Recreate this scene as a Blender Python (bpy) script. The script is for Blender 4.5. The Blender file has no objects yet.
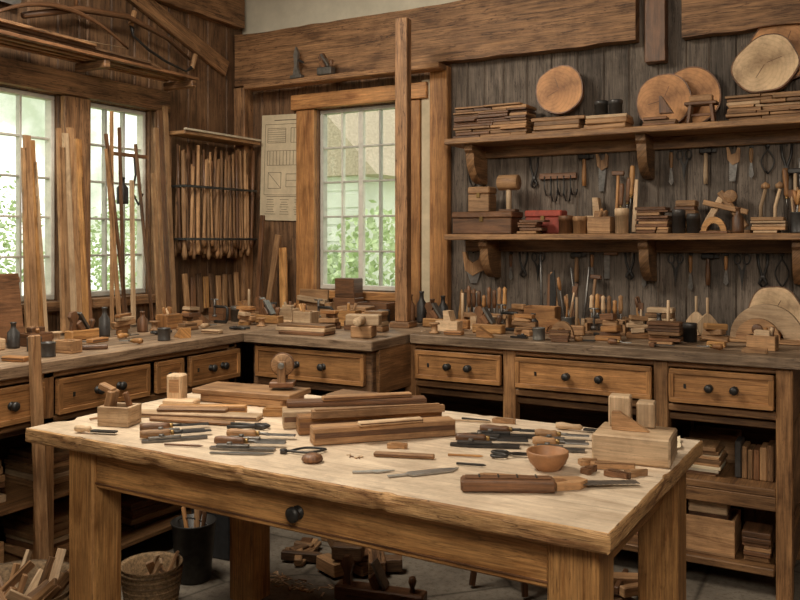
import bpy, math, random
from mathutils import Matrix, Vector, Euler, noise
R = random.Random(11)
pi = math.pi
SC = bpy.context.scene

# ------------------------------------------------------------------ materials
def nt(name):
    m = bpy.data.materials.new(name); m.use_nodes = True
    t = m.node_tree; t.nodes.clear()
    out = t.nodes.new('ShaderNodeOutputMaterial')
    p = t.nodes.new('ShaderNodeBsdfPrincipled')
    t.links.new(p.outputs[0], out.inputs[0])
    return m, t, p
def ramp(t, fac, stops):
    r = t.nodes.new('ShaderNodeValToRGB'); e = r.color_ramp.elements
    while len(e) < len(stops): e.new(0.5)
    for i, (pos, c) in enumerate(stops):
        e[i].position = pos; e[i].color = (c[0], c[1], c[2], 1)
    t.links.new(fac, r.inputs[0]); return r.outputs[0]
def mul(t, a, b, f=1.0, mode='MULTIPLY'):
    m = t.nodes.new('ShaderNodeMix'); m.data_type = 'RGBA'; m.blend_type = mode
    m.inputs[0].default_value = f
    t.links.new(a, m.inputs[6]); t.links.new(b, m.inputs[7]); return m.outputs[2]
def noi(t, vec, scale, detail=4, rough=.6, dist=0.0):
    n = t.nodes.new('ShaderNodeTexNoise'); n.inputs['Scale'].default_value = scale
    n.inputs['Detail'].default_value = detail; n.inputs['Roughness'].default_value = rough
    n.inputs['Distortion'].default_value = dist
    t.links.new(vec, n.inputs['Vector']); return n.outputs[0]
def mapp(t, vec, sc):
    m = t.nodes.new('ShaderNodeMapping'); m.inputs['Scale'].default_value = sc
    t.links.new(vec, m.inputs['Vector']); return m.outputs[0]
def bump(t, h, p, s, d=.004):
    b = t.nodes.new('ShaderNodeBump'); b.inputs['Strength'].default_value = s
    b.inputs['Distance'].default_value = d
    t.links.new(h, b.inputs['Height']); t.links.new(b.outputs[0], p.inputs['Normal'])
def tintmul(t, col):
    a = t.nodes.new('ShaderNodeAttribute'); a.attribute_name = 'tint'
    return mul(t, col, a.outputs['Color'])
def wood(name, dark, light, rough=.62, s=1.0, bmp=.5, contrast=.5, planks=0, cracks=0, sat=.97, stain=.5):
    m, t, p = nt(name)
    uv = t.nodes.new('ShaderNodeUVMap').outputs[0]
    tc = t.nodes.new('ShaderNodeTexCoord').outputs['Object']
    n1 = noi(t, mapp(t, uv, (1.6*s, 13*s, 1)), 2.2, 6, .62, .9)
    c = ramp(t, n1, [(.32, dark), (.48, [(a*.4+b*.6) for a, b in zip(dark, light)]), (.64, light)])
    n2 = noi(t, mapp(t, uv, (5*s, 190*s, 1)), 1.0, 3, .7, .3)
    f = ramp(t, n2, [(.3, (1-contrast,)*3), (.62, (1, 1, 1))])
    c = mul(t, c, f)
    n3 = noi(t, tc, 5.0, 5, .65)
    g = ramp(t, n3, [(.3, (.66, .62, .58)), (.60, (1.12, 1.10, 1.07))])
    c = mul(t, c, g, .85)
    n5 = noi(t, tc, 2.1, 7, .75, .4)          # age stains
    c = mul(t, c, ramp(t, n5, [(.36, (.45, .42, .40)), (.47, (1, 1, 1))]), stain)
    n6 = noi(t, mapp(t, uv, (16, 55, 1)), 2.0, 4, .8)   # fine scratches / dust
    c = mul(t, c, ramp(t, n6, [(.34, (.55, .52, .5)), (.44, (1, 1, 1)), (.66, (1, 1, 1)), (.74, (1.25, 1.25, 1.25))]), stain)
    if cracks:
        n4 = noi(t, mapp(t, uv, (2.2*s, 38*s, 1)), 1.0, 5, .6, .5)
        c = mul(t, c, ramp(t, n4, [(.485, (1, 1, 1)), (.5, (.18, .13, .10)), (.515, (1, 1, 1))]), cracks)
    if planks:
        sp = t.nodes.new('ShaderNodeSeparateXYZ'); t.links.new(uv, sp.inputs[0])
        d = t.nodes.new('ShaderNodeMath'); d.operation = 'DIVIDE'; d.inputs[1].default_value = planks
        t.links.new(sp.outputs[1], d.inputs[0])
        fl = t.nodes.new('ShaderNodeMath'); fl.operation = 'FLOOR'; t.links.new(d.outputs[0], fl.inputs[0])
        wn = t.nodes.new('ShaderNodeTexWhiteNoise'); wn.noise_dimensions = '1D'
        t.links.new(fl.outputs[0], wn.inputs['W'])
        c = mul(t, c, ramp(t, wn.outputs['Value'], [(0, (.92, .90, .87)), (1, (1.05, 1.05, 1.05))]))
        fr = t.nodes.new('ShaderNodeMath'); fr.operation = 'FRACT'; t.links.new(d.outputs[0], fr.inputs[0])
        c = mul(t, c, ramp(t, fr.outputs[0], [(.0, (.4, .32, .25)), (.008, (.4, .32, .25)), (.014, (1, 1, 1))]), .7)
    c = tintmul(t, c)
    hs = t.nodes.new('ShaderNodeHueSaturation'); hs.inputs['Saturation'].default_value = sat
    t.links.new(c, hs.inputs['Color']); c = hs.outputs[0]
    t.links.new(c, p.inputs['Base Color'])
    p.inputs['Roughness'].default_value = rough
    bump(t, n2, p, bmp, .003)
    return m
def plain(name, col, rough=.5, metal=0, var=.35, scale=30, bmp=.15):
    m, t, p = nt(name)
    tc = t.nodes.new('ShaderNodeTexCoord').outputs['Object']
    n = noi(t, tc, scale, 5, .65)
    lo = [c*(1-var) for c in col]; hi = [min(1, c*(1+var)) for c in col]
    c = tintmul(t, ramp(t, n, [(.3, lo), (.7, hi)]))
    t.links.new(c, p.inputs['Base Color'])
    p.inputs['Roughness'].default_value = rough; p.inputs['Metallic'].default_value = metal
    bump(t, n, p, bmp, .002)
    return m
def rings(name, dark, light):
    m, t, p = nt(name)
    tc = t.nodes.new('ShaderNodeTexCoord').outputs['Object']
    w = t.nodes.new('ShaderNodeTexWave'); w.wave_type = 'RINGS'; w.rings_direction = 'Z'
    w.inputs['Scale'].default_value = 17; w.inputs['Distortion'].default_value = 6
    w.inputs['Detail'].default_value = 5; w.inputs['Detail Scale'].default_value = .6
    mp = t.nodes.new('ShaderNodeMapping'); mp.inputs['Location'].default_value = (.04, .03, 0)
    t.links.new(tc, mp.inputs[0]); t.links.new(mp.outputs[0], w.inputs[0])
    mid = [(a*.22+b*.78) for a, b in zip(dark, light)]
    c = ramp(t, w.outputs[1], [(0, mid), (.35, light)])
    g = ramp(t, noi(t, tc, 6, 7, .7), [(.34, (.45, .40, .35)), (.50, (.9, .88, .85)), (.62, (1.15, 1.15, 1.12))])
    gr = t.nodes.new('ShaderNodeVectorMath'); gr.operation = 'LENGTH'; t.links.new(tc, gr.inputs[0])
    rad = ramp(t, gr.outputs['Value'], [(.0, (.62, .55, .48)), (.05, (.85, .82, .78)), (.11, (1.08, 1.08, 1.08))])
    c = tintmul(t, mul(t, mul(t, c, g), rad))
    t.links.new(c, p.inputs['Base Color']); p.inputs['Roughness'].default_value = .6
    return m

OAK = wood('oak_honey', (.35, .15, .04), (.74, .39, .135), .5, cracks=.5, sat=.98, stain=.35)
TOPW = wood('pale_tabletop', (.60, .44, .29), (.83, .665, .48), .6, 1.0, .35, .18, planks=.155, sat=.90, stain=.45)
EDGE = wood('rough_edge_oak', (.36, .165, .055), (.78, .46, .19), .7, 1.3, .7, .4, cracks=.9)
BENCH = wood('bench_brown', (.17, .074, .026), (.45, .23, .09), .5, cracks=.5)
BTOP = wood('bench_top_worn', (.18, .105, .055), (.48, .32, .19), .5, 1, .6, .5, cracks=.7, sat=.92)
DRAW = wood('drawer_front', (.26, .112, .034), (.58, .28, .095), .42)
GREY = wood('weathered_grey_boards', (.080, .060, .045), (.21, .165, .13), .75, 1, .7, .55, cracks=.8)
DARKB = wood('dark_brown_boards', (.085, .042, .018), (.28, .145, .065), .65, 1, .7, .55, cracks=.8)
BEAM = wood('beam_brown', (.15, .068, .026), (.49, .255, .11), .6, .8, 1.0, .6, cracks=1.0)
CASE = wood('casing_orange', (.27, .105, .03), (.60, .29, .095), .5)
PALE = wood('pale_pine', (.47, .29, .15), (.77, .55, .34), .6, 1, .4, .3)
MID = wood('mid_wood', (.27, .13, .05), (.57, .32, .145), .6, 1.2, .5, .4)
WAL = wood('walnut', (.09, .040, .017), (.28, .128, .055), .45, 1.2, .5, .45)
SHELF = wood('shelf_wood', (.15, .072, .028), (.44, .235, .10), .55, cracks=.6)
RING_A = rings('amber_endgrain', (.26, .10, .035), (.55, .27, .11))
RING_B = rings('pale_endgrain', (.46, .28, .14), (.72, .51, .31))
STEEL = plain('old_steel', (.22, .205, .19), .42, .8, .35, 40)
BSTEEL = plain('bright_steel', (.42, .41, .40), .35, .85, .2, 40)
IRON = plain('black_iron', (.045, .041, .038), .45, .5)
BRASS = plain('brass', (.30, .19, .075), .4, .9)
DTIN = plain('dark_tin', (.068, .062, .058), .42, .3)
GTIN = plain('grey_tin', (.19, .175, .155), .45, .5)
RED = plain('faded_red_paint', (.38, .065, .04), .6)
CLAY = plain('turned_cherry', (.44, .21, .09), .5, 0, .25, 25)
PLAST = plain('plaster', (.66, .60, .47), .9, 0, .12, 6)
WHITE = plain('white_paint', (.62, .595, .53), .5, 0, .15, 20)
CREAM = plain('cream_enamel', (.46, .39, .29), .5, 0, .2, 15)
PAPER = plain('cream_paper', (.68, .56, .38), .85, 0, .18, 8)
WICK = plain('wicker', (.24, .15, .075), .8, 0, .6, 90, .8)
BLACKP = plain('black_plastic', (.03, .03, .032), .45)
INK = plain('ink', (.16, .12, .085), .8)
LEAF = plain('leaves', (.52, .62, .36), .6, 0, .3, 3)
SIDING = plain('outbuilding_siding', (.80, .81, .76), .7, 0, .1, 2)
ROOF = plain('outbuilding_roof', (.50, .40, .31), .8)
GRASS = plain('grass', (.38, .48, .24), .9, 0, .3, 2)
CEIL = wood('ceiling_boards', (.14, .08, .045), (.28, .18, .10), .8)

def floor_mat():
    m, t, p = nt('stone_floor')
    tc = t.nodes.new('ShaderNodeTexCoord').outputs['Object']
    n = noi(t, tc, 3, 8, .65)
    c = ramp(t, n, [(.3, (.10, .078, .058)), (.55, (.21, .175, .135)), (.75, (.32, .27, .21))])
    v = t.nodes.new('ShaderNodeTexVoronoi'); v.feature = 'DISTANCE_TO_EDGE'; v.inputs['Scale'].default_value = 1.8
    t.links.new(tc, v.inputs[0])
    c = mul(t, c, ramp(t, v.outputs[0], [(0, (.35, .33, .3)), (.02, (1, 1, 1))]))
    d = noi(t, tc, 38, 6, .8)
    c = mul(t, c, ramp(t, d, [(.38, (.6, .55, .5)), (.5, (1, 1, 1)), (.62, (1, 1, 1)), (.68, (1.7, 1.45, 1.1))]))
    t.links.new(c, p.inputs['Base Color']); p.inputs['Roughness'].default_value = .75
    bump(t, n, p, .5, .01); return m
FLOOR = floor_mat()
def glass_mat():
    m = bpy.data.materials.new('window_glass'); m.use_nodes = True; t = m.node_tree; t.nodes.clear()
    o = t.nodes.new('ShaderNodeOutputMaterial'); a = t.nodes.new('ShaderNodeBsdfTransparent')
    a.inputs[0].default_value = (.97, .98, .97, 1)
    g = t.nodes.new('ShaderNodeBsdfGlossy'); g.inputs['Roughness'].default_value = .08
    x = t.nodes.new('ShaderNodeMixShader'); x.inputs[0].default_value = .05
    t.links.new(a.outputs[0], x.inputs[1]); t.links.new(g.outputs[0], x.inputs[2]); t.links.new(x.outputs[0], o.inputs[0])
    return m
GLASS = glass_mat()

# ------------------------------------------------------------------ builder
def TM(loc=(0, 0, 0), rot=(0, 0, 0), s=1.0):
    return Matrix.LocRotScale(Vector(loc), Euler(rot), Vector((s, s, s)))
class B:
    def __init__(s):
        s.v = []; s.f = []; s.uv = []; s.mi = []; s.t = []; s.sm = []; s.mats = []; s.M = Matrix.Identity(4)
    def add(s, verts, faces, uvs, mat, M, tint=None, smooth=False):
        if mat not in s.mats: s.mats.append(mat)
        mi = s.mats.index(mat)
        if tint is None: tint = R.uniform(.70, 1.2)
        off = len(s.v); T = s.M @ M
        s.v += [tuple(T @ Vector(p)) for p in verts]
        for f, u in zip(faces, uvs):
            s.f.append([i+off for i in f]); s.uv.append(u); s.mi.append(mi); s.t.append(tint); s.sm.append(smooth)
    def box(s, size, loc=(0, 0, 0), mat=None, rot=(0, 0, 0), bev=None, tint=None, top=(1, 1)):
        h = [max(a, .0005)/2 for a in size]
        if bev is None: bev = min(.004, min(h)*.3)
        bev = min(bev, min(h)*.8)
        V = []; idx = {}
        for sx in (-1, 1):
            for sy in (-1, 1):
                for sz in (-1, 1):
                    for a in range(3):
                        p = [sx*h[0], sy*h[1], sz*h[2]]
                        for k in range(3):
                            if k != a: p[k] -= math.copysign(bev, p[k])
                        idx[(sx, sy, sz, a)] = len(V); V.append(p)
        F = []
        for a in range(3):
            o = [k for k in range(3) if k != a]
            for sg in (-1, 1):
                q = []
                for (x, y) in ((-1, -1), (1, -1), (1, 1), (-1, 1)):
                    k = [0, 0, 0]; k[a] = sg; k[o[0]] = x; k[o[1]] = y
                    q.append(idx[(k[0], k[1], k[2], a)])
                F.append((q, a))
            for s0 in (-1, 1):
                for s1 in (-1, 1):
                    k = [0, 0, 0]; k[o[0]] = s0; k[o[1]] = s1
                    ka = list(k); ka[a] = -1; kb = list(k); kb[a] = 1
                    F.append(([idx[(*ka, o[0])], idx[(*kb, o[0])], idx[(*kb, o[1])], idx[(*ka, o[1])]], o[0]))
        for sx in (-1, 1):
            for sy in (-1, 1):
                for sz in (-1, 1):
                    F.append(([idx[(sx, sy, sz, a)] for a in range(3)], 0))
        L = max(range(3), key=lambda i: size[i]); ou, ov = R.uniform(0, 50), R.uniform(0, 50)
        faces = []; uvs = []
        for q, a in F:
            c = sum((Vector(V[i]) for i in q), Vector())/len(q)
            n = (Vector(V[q[1]])-Vector(V[q[0]])).cross(Vector(V[q[2]])-Vector(V[q[1]]))
            if n.dot(c) < 0: q = q[::-1]
            if a != L:
                o = [k for k in range(3) if k not in (a, L)][0]
                uvs.append([(V[i][L]+ou, V[i][o]+ov+a*.37) for i in q])
            else:
                o = [k for k in range(3) if k != a]
                uvs.append([(V[i][o[0]]*.5+ou, V[i][o[1]]*.6+ov) for i in q])
            faces.append(q)
        if top != (1, 1):
            for p in V:
                if p[2] > 0: p[0] *= top[0]; p[1] *= top[1]
        s.add(V, faces, uvs, mat, TM(loc, rot), tint)
        return s
    def bx(s, x0, x1, y0, y1, z0, z1, mat, **k):
        return s.box((x1-x0, y1-y0, z1-z0), ((x0+x1)/2, (y0+y1)/2, (z0+z1)/2), mat, **k)
    def lathe(s, prof, loc=(0, 0, 0), mat=None, rot=(0, 0, 0), seg=16, smooth=True, tint=None):
        V = []; F = []; U = []; ou, ov = R.uniform(0, 50), R.uniform(0, 50)
        n = len(prof)
        for (r, z) in prof:
            r = max(r, .00005)
            for j in range(seg):
                a = 2*pi*j/seg; V.append((r*math.cos(a), r*math.sin(a), z))
        ln = 0
        for i in range(n-1):
            d = math.dist(prof[i], prof[i+1]); rm = max(prof[i][0], prof[i+1][0])
            for j in range(seg):
                k = (j+1) % seg
                F.append([i*seg+j, i*seg+k, (i+1)*seg+k, (i+1)*seg+j])
                U.append([(ou+ln, ov+rm*6.28*j/seg), (ou+ln, ov+rm*6.28*(j+1)/seg), (ou+ln+d, ov+rm*6.28*(j+1)/seg), (ou+ln+d, ov+rm*6.28*j/seg)])
            ln += d
        F.append(list(range(seg))[::-1]); U.append([(ou+V[i][0], ov+V[i][1]) for i in F[-1]])
        F.append([(n-1)*seg+j for j in range(seg)]); U.append([(ou+V[i][0], ov+V[i][1]) for i in F[-1]])
        s.add(V, F, U, mat, TM(loc, rot), tint, smooth); return s
    def cyl(s, r, h, loc=(0, 0, 0), mat=None, rot=(0, 0, 0), seg=14, r2=None, tint=None):
        r2 = r if r2 is None else r2; b = min(r, h)*.08
        return s.lathe([(0, 0), (r-b, 0), (r, b), (r2, h-b), (r2-b, h), (0, h)], loc, mat, rot, seg, True, tint)
    def prism(s, pts, h, loc=(0, 0, 0), mat=None, rot=(0, 0, 0), tint=None):
        ar = sum(pts[i][0]*pts[(i+1) % len(pts)][1]-pts[(i+1) % len(pts)][0]*pts[i][1] for i in range(len(pts)))
        if ar < 0: pts = pts[::-1]
        n = len(pts); xs = [p[0] for p in pts]; ys = [p[1] for p in pts]
        sw = (max(ys)-min(ys)) > (max(xs)-min(xs)); ou, ov = R.uniform(0, 50), R.uniform(0, 50)
        q = (lambda x, y: (y+ou, x+ov)) if sw else (lambda x, y: (x+ou, y+ov))
        V = [(x, y, 0) for x, y in pts]+[(x, y, h) for x, y in pts]
        F = [list(range(n))[::-1], list(range(n, 2*n))]
        U = [[q(*V[i][:2]) for i in F[0]], [q(*V[i][:2]) for i in F[1]]]
        for i in range(n):
            j = (i+1) % n; F.append([i, j, j+n, i+n])
            U.append([q(V[i][0], V[i][1]), q(V[j][0], V[j][1]), q(V[j][0], V[j][1]+h), q(V[i][0], V[i][1]+h)])
        s.add(V, F, U, mat, TM(loc, rot), tint); return s
    def tube(s, pts, r, mat, seg=8, tint=None, closed=False):
        P = [Vector(p) for p in pts]; n = len(P); V = []; F = []; U = []
        rr = r if isinstance(r, (list, tuple)) else [r]*n
        prev = None; ov = R.uniform(0, 9)
        for i in range(n):
            if closed: t = P[(i+1) % n]-P[i-1]
            else: t = P[min(i+1, n-1)]-P[max(i-1, 0)]
            t.normalize()
            if prev is None: prev = Vector((0, 0, 1)) if abs(t.z) < .9 else Vector((1, 0, 0))
            a = (prev-t*prev.dot(t)).normalized(); prev = a; c = t.cross(a)
            for j in range(seg):
                g = 2*pi*j/seg; V.append(tuple(P[i]+(a*math.cos(g)+c*math.sin(g))*rr[i]))
        m = n if closed else n-1
        for i in range(m):
            i2 = (i+1) % n
            for j in range(seg):
                k = (j+1) % seg; F.append([i*seg+j, i*seg+k, i2*seg+k, i2*seg+j])
                U.append([(i*.03, ov+j*.01), (i*.03, ov+j*.01+.01), (i*.03+.03, ov+j*.01+.01), (i*.03+.03, ov+j*.01)])
        if not closed:
            F.append(list(range(seg))[::-1]); U.append([(0, 0)]*seg)
            F.append([(n-1)*seg+j for j in range(seg)]); U.append([(0, 0)]*seg)
        s.add(V, F, U, mat, Matrix.Identity(4), tint, True); return s
    def done(s, name, loc=(0, 0, 0), rot=(0, 0, 0)):
        me = bpy.data.meshes.new(name); me.from_pydata(s.v, [], s.f)
        uv = me.uv_layers.new(name='UVMap')
        uv.data.foreach_set('uv', [c for u in s.uv for p in u for c in p])
        at = me.attributes.new('tint', 'FLOAT', 'FACE'); at.data.foreach_set('value', s.t)
        for m in s.mats: me.materials.append(m)
        me.polygons.foreach_set('material_index', s.mi)
        me.polygons.foreach_set('use_smooth', s.sm)
        me.update()
        o = bpy.data.objects.new(name, me); SC.collection.objects.link(o)
        o.location = loc; o.rotation_euler = rot
        return o
def one(name, fn, loc, rz=0, rx=0, ry=0, **k):
    b = B(); fn(b, **k); return b.done(name, loc, (rx, ry, rz))

# ------------------------------------------------------------------ room
XL, YB, ZC = -3.54, 4.20, 3.15
XR, YF = 1.9, -1.6
b = B(); b.bx(XL-.1, XR+.1, YF-.1, YB+.1, -.1, 0, FLOOR, bev=.001, tint=1); b.done('floor')
b = B()
y = YF-.1
while y < YB+.1:
    y2 = min(y+.2, YB+.1); b.bx(XL-.1, XR+.1, y, y2, ZC, ZC+.1, CEIL); y = y2
b.done('ceiling')

def planks(b, axis, f0, f1, a0, a1, z0, z1, ops, w, mat, tv=(.75, 1.2)):
    a = a0
    cuts = sorted({o[0] for o in ops} | {o[1] for o in ops})
    while a < a1-1e-4:
        e = min(a+w*R.uniform(.8, 1.15), a1)
        for c in cuts:
            if a+1e-4 < c < e: e = c; break
        if a1-e < .03: e = a1
        mid = (a+e)/2; segs = [(z0, z1)]
        for o in ops:
            if o[0] < mid < o[1]:
                ns = []
                for s0, s1 in segs:
                    if o[2] > s0: ns.append((s0, min(s1, o[2])))
                    if o[3] < s1: ns.append((max(s0, o[3]), s1))
                segs = ns
        tn = R.uniform(*tv)
        for s0, s1 in segs:
            if axis == 'x': b.bx(a, e, f0, f1, s0, s1, mat, bev=.007, tint=tn)
            else: b.bx(f0, f1, a, e, s0, s1, mat, bev=.007, tint=tn)
        a = e
W3 = (-2.95, -2.375, 1.10, 2.19)
b = B()
planks(b, 'x', YB, YB+.1, XL, -2.05, 0, 2.7, [W3], .15, DARKB, (.8, 1.35))
planks(b, 'x', YB, YB+.1, -2.05, XR, 0, 2.7, [], .125, GREY, (.65, 1.3))
b.bx(XL, XR, YB, YB+.1, 2.7, ZC, PLAST, bev=.001, tint=1)
b.done('wall_back')
W1 = (2.10, 2.80, 1.10, 2.12); W2 = (2.98, 3.40, 1.10, 2.12); W_ADDED = (0.5, 1.9, 1.10, 2.12)  # last opening: unseen extra window, added to let in light from the left
b = B(); planks(b, 'y', XL-.1, XL, YF, YB+.1, 0, ZC, [W1, W2, W_ADDED], .16, DARKB, (.75, 1.3)); b.done('wall_left')
b = B(); planks(b, 'y', XR, XR+.1, YF, YB+.1, 0, ZC, [], .16, DARKB); b.done('wall_right')
b = B(); planks(b, 'x', YF-.1, YF, XL, XR, 0, ZC, [], .16, DARKB); b.done('wall_front')

def window(name, w, h, cols, rows, loc, rz, split=1):
    b = B(); fr = .022
    b.box((w, .05, fr*1.3), (0, 0, fr*.65), WHITE); b.box((w, .05, fr), (0, 0, h-fr/2), WHITE)
    b.box((fr, .05, h-2*fr), (-w/2+fr/2, 0, h/2), WHITE); b.box((fr, .05, h-2*fr), (w/2-fr/2, 0, h/2), WHITE)
    iw = w-2*fr
    for i in range(1, cols):
        x = -iw/2+iw*i/cols
        ww = .034 if (split > 1 and i % (cols//split) == 0) else .011
        b.box((ww, .032, h-2*fr), (x, 0, h/2), WHITE)
    for j in range(1, rows):
        z = fr+(h-2*fr)*j/rows
        b.box((iw, .028, .011), (0, 0, z), WHITE)
    b.box((iw, .003, h-2*fr), (0, .01, h/2), GLASS, bev=.0001)
    b.done(name, loc, (0, 0, rz))
window('window_3', W3[1]-W3[0]-.004, W3[3]-W3[2]-.004, 4, 5, ((W3[0]+W3[1])/2, YB+.045, W3[2]+.002), 0, 2)
for n, W, c in (('window_1', W1, 4), ('window_2', W2, 3), ('added_light_window', W_ADDED, 6)):
    window(n, W[1]-W[0]-.004, W[3]-W[2]-.004, c, 5, (XL-.045, (W[0]+W[1])/2, W[2]+.002), pi/2)

def trim(name, *parts, mat=CASE):
    b = B()
    for p in parts: b.bx(*p[:6], p[6] if len(p) > 6 else mat)
    return b.done(name)
def rough_beam(name, L, h, t, loc, rot=(0, 0, 0), mat=BEAM, amp=.006):
    b = B(); n = int(L/.03); up = []; lo = []
    for i in range(n+1):
        x = L*i/n
        up.append((x, h/2+amp*noise.noise((x*6.3, loc[2], 1))*1.5)); lo.append((x, -h/2+amp*noise.noise((x*7.1, loc[2]+4, 5))*1.5))
    b.prism(lo+up[::-1], t, (0, 0, 0), mat, (pi/2, 0, 0), tint=1.0)
    return b.done(name, loc, rot)
rough_beam('trim_1', 2.52, .32, .08, (XL+.005, YB-.001, 2.535))
rough_beam('trim_2', 2.5, .27, .07, (-.80, YB-.001, 2.50))
trim('trim_3', (-.975, -.875, 4.13, 4.199, 2.26, 3.1), mat=WAL)
trim('trim_4', (-3.09, -2.955, 4.165, 4.199, .96, 2.19), (-2.37, -2.23, 4.165, 4.199, .96, 2.19),
     (-3.12, -2.18, 4.15, 4.199, 2.195, 2.285), (-2.955, -2.37, 4.14, 4.199, 1.05, 1.098))
trim('trim_5', (XL+.001, XL+.04, 2.81, 2.97, .96, 2.12), (XL+.001, XL+.04, 3.41, 3.50, .96, 2.12),
     (XL+.001, XL+.05, 1.92, 3.52, 2.125, 2.24), (XL+.001, XL+.04, 1.93, 2.09, .96, 2.12),
     (XL+.001, XL+.06, 2.09, 2.81, 1.05, 1.098), (XL+.001, XL+.06, 2.97, 3.41, 1.05, 1.098), mat=BEAM)
rough_beam('trim_6', 5.0, .22, .06, (XL+.001, -.85, 2.85), (0, 0, pi/2))
trim('trim_7', (-3.538, -3.45, 4.11, 4.198, 0.96, 2.36), mat=BEAM)
trim('trim_8', (-2.16, -2.05, 4.15, 4.199, .96, 2.36, CASE), (-2.225, -2.165, 4.175, 4.199, .96, 2.30, PAPER))

# ------------------------------------------------------------------ furniture
def knob(b, x, z, y=0, r=.017, mat=IRON):
    b.lathe([(0, 0), (r*.9, 0), (r*.9, .003), (r*.35, .005), (r*.35, .014), (r, .02), (r, .028), (r*.6, .034), (0, .035)], (x, y, z), mat, (pi/2, 0, 0), 14)
def drawer(b, w, h, mat=DRAW, k=2):
    b.box((w, .02, h), (0, -.010, 0), mat, bev=.004)
    e = .02
    for z in (-h/2+e/2, h/2-e/2): b.box((w-.004, .008, e), (0, -.022, z), mat)
    for x in (-w/2+e/2, w/2-e/2): b.box((e, .008, h-2*e), (x, -.022, 0), mat)
    if k == 2:
        for x in (-w*.10, w*.14): knob(b, x, 0, -.02)
        b.box((.010, .003, .018), (-w*.34, -.021, .0), IRON)
    else: knob(b, 0, 0, -.02)

def slab(b, w, d, t, mat_top, mat_edge, seedz=0, amp=.003):
    pts = []; n1, n2 = 300, 150
    for i in range(n1): pts.append((-w/2+w*i/n1, -d/2, 0, -1))
    for i in range(n2): pts.append((w/2, -d/2+d*i/n2, 1, 0))
    for i in range(n1): pts.append((w/2-w*i/n1, d/2, 0, 1))
    for i in range(n2): pts.append((-w/2, d/2-d*i/n2, -1, 0))
    levels = [(0, .003), (.12, 0), (.26, 0), (.40, 0), (.55, .0), (.7, 0), (.82, .001), (.92, .002), (1.0, .006)]
    V = []; F = []; U = []; n = len(pts); NL = len(levels)
    for li, (lz, ins) in enumerate(levels):
        for i, (x, y, nx, ny) in enumerate(pts):
            j = amp*noise.noise((x*7, y*7, lz*1.5+seedz))+.0014*noise.noise((x*30, y*30, lz*5))+.0006*noise.noise((x*80, y*80, lz*3))
            chip = max(0, noise.noise((x*11+3, y*11, seedz+7))-.38)*.055*min(1, max(0, lz-.5)*2.2)
            chip2 = max(0, noise.noise((x*9+9, y*9, seedz+17))-.3)*.11*max(0, .5-lz)*2
            o = j-ins-chip-chip2
            V.append((x+nx*o, y+ny*o, lz*t))
    for li in range(NL-1):
        for i in range(n):
            k = (i+1) % n; F.append([li*n+i, li*n+k, (li+1)*n+k, (li+1)*n+i])
            U.append([((V[q][0]+V[q][1]), V[q][2]*1.0+.2) for q in F[-1]])
    b.add(V, F, U, mat_edge, Matrix.Identity(4), 1.0)
    top = [(NL-1)*n+i for i in range(n)]
    b.add([V[i] for i in top], [list(range(n))], [[(V[i][0], V[i][1]) for i in top]], mat_top, Matrix.Identity(4), 1.0)
    bot = list(range(n))[::-1]
    b.add([V[i] for i in bot], [list(range(n))], [[(V[i][0], V[i][1]) for i in bot]], mat_edge, Matrix.Identity(4), .8)
TX, TY, TR = -1.405, 2.19, math.radians(-1.3)
TZ = .80
b = B(); W, D, T = 1.89, .935, .044
b.M = TM((0, 0, TZ-T)); slab(b, W, D, T, TOPW, EDGE); b.M = Matrix.Identity(4)
zt = TZ-T
lg = .115
lx0, lx1 = -W/2+.21, W/2-.095; ly0, ly1 = -D/2+.10, D/2-.10
for x in (lx0, lx1):
    for y in (ly0, ly1): b.box((lg, lg, zt), (x, y, zt/2), OAK, bev=.006, tint=1.0)
ah = .120
b.box((lx1-lx0-lg, .03, ah), ((lx0+lx1)/2, ly0-.03, zt-ah/2), OAK, tint=1.0)
b.box((lx1-lx0-lg, .03, ah), ((lx0+lx1)/2, ly1+.03, zt-ah/2), OAK)
for x in (lx0, lx1): b.box((.03, ly1-ly0-lg, ah), (x, 0, zt-ah/2), OAK)
b.box((lx1-lx0-lg, .006, .004), ((lx0+lx1)/2, ly0-.046, zt-ah+.015), WAL)
knob(b, .105, zt-.066, ly0-.045, .021)
b.done('work_table', (TX, TY, 0), (0, 0, TR))

BZ = .95
def topboards(b, x0, x1, y0, y1, z0, z1, n, alongx=True):
    for i in range(n):
        if alongx: b.bx(x0, x1+R.uniform(-.01, .01), y0+(y1-y0)*i/n, y0+(y1-y0)*(i+1)/n-.002, z0, z1, BTOP, bev=.004)
        else: b.bx(x0+(x1-x0)*i/n, x0+(x1-x0)*(i+1)/n-.002, y0, y1, z0, z1, BTOP, bev=.004)
b = B()
X0, X1, YFc = -2.665, -.275, 3.55
topboards(b, -1.94, X1+.03, YFc-.03, 4.14, BZ-.045, BZ, 4)
topboards(b, X0, -1.943, 3.17, 4.14, BZ-.045, BZ, 6)
b.bx(-1.95, X1, YFc, YFc+.03, BZ-.07, BZ-.046, BENCH)
b.bx(-1.95, X1, YFc, YFc+.03, .70, .73, BENCH)
for x in (-2.0+.02, -1.47, -.80, X1-.06):
    b.bx(x, x+.06, YFc-.005, YFc+.055, 0, BZ-.046, BENCH)
for x in (X1-.06, -.80): b.bx(x, x+.06, 4.05, 4.11, 0, BZ-.046, BENCH)
for xa, xb in ((-1.92, -1.47), (-1.41, -.80), (-.74, X1-.06)):
    b.M = TM(((xa+xb)/2, YFc, .808)); drawer(b, xb-xa-.01, .135); b.M = Matrix.Identity(4)
b.bx(X0, X1, 4.115, 4.135, .08, BZ-.06, DARKB, tint=.6)
b.bx(-1.93, X1-.02, YFc+.03, 4.11, .66, .69, BENCH, tint=.6)
b.bx(-.80, -.78, YFc+.06, 4.05, .1, .66, DARKB)
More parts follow.
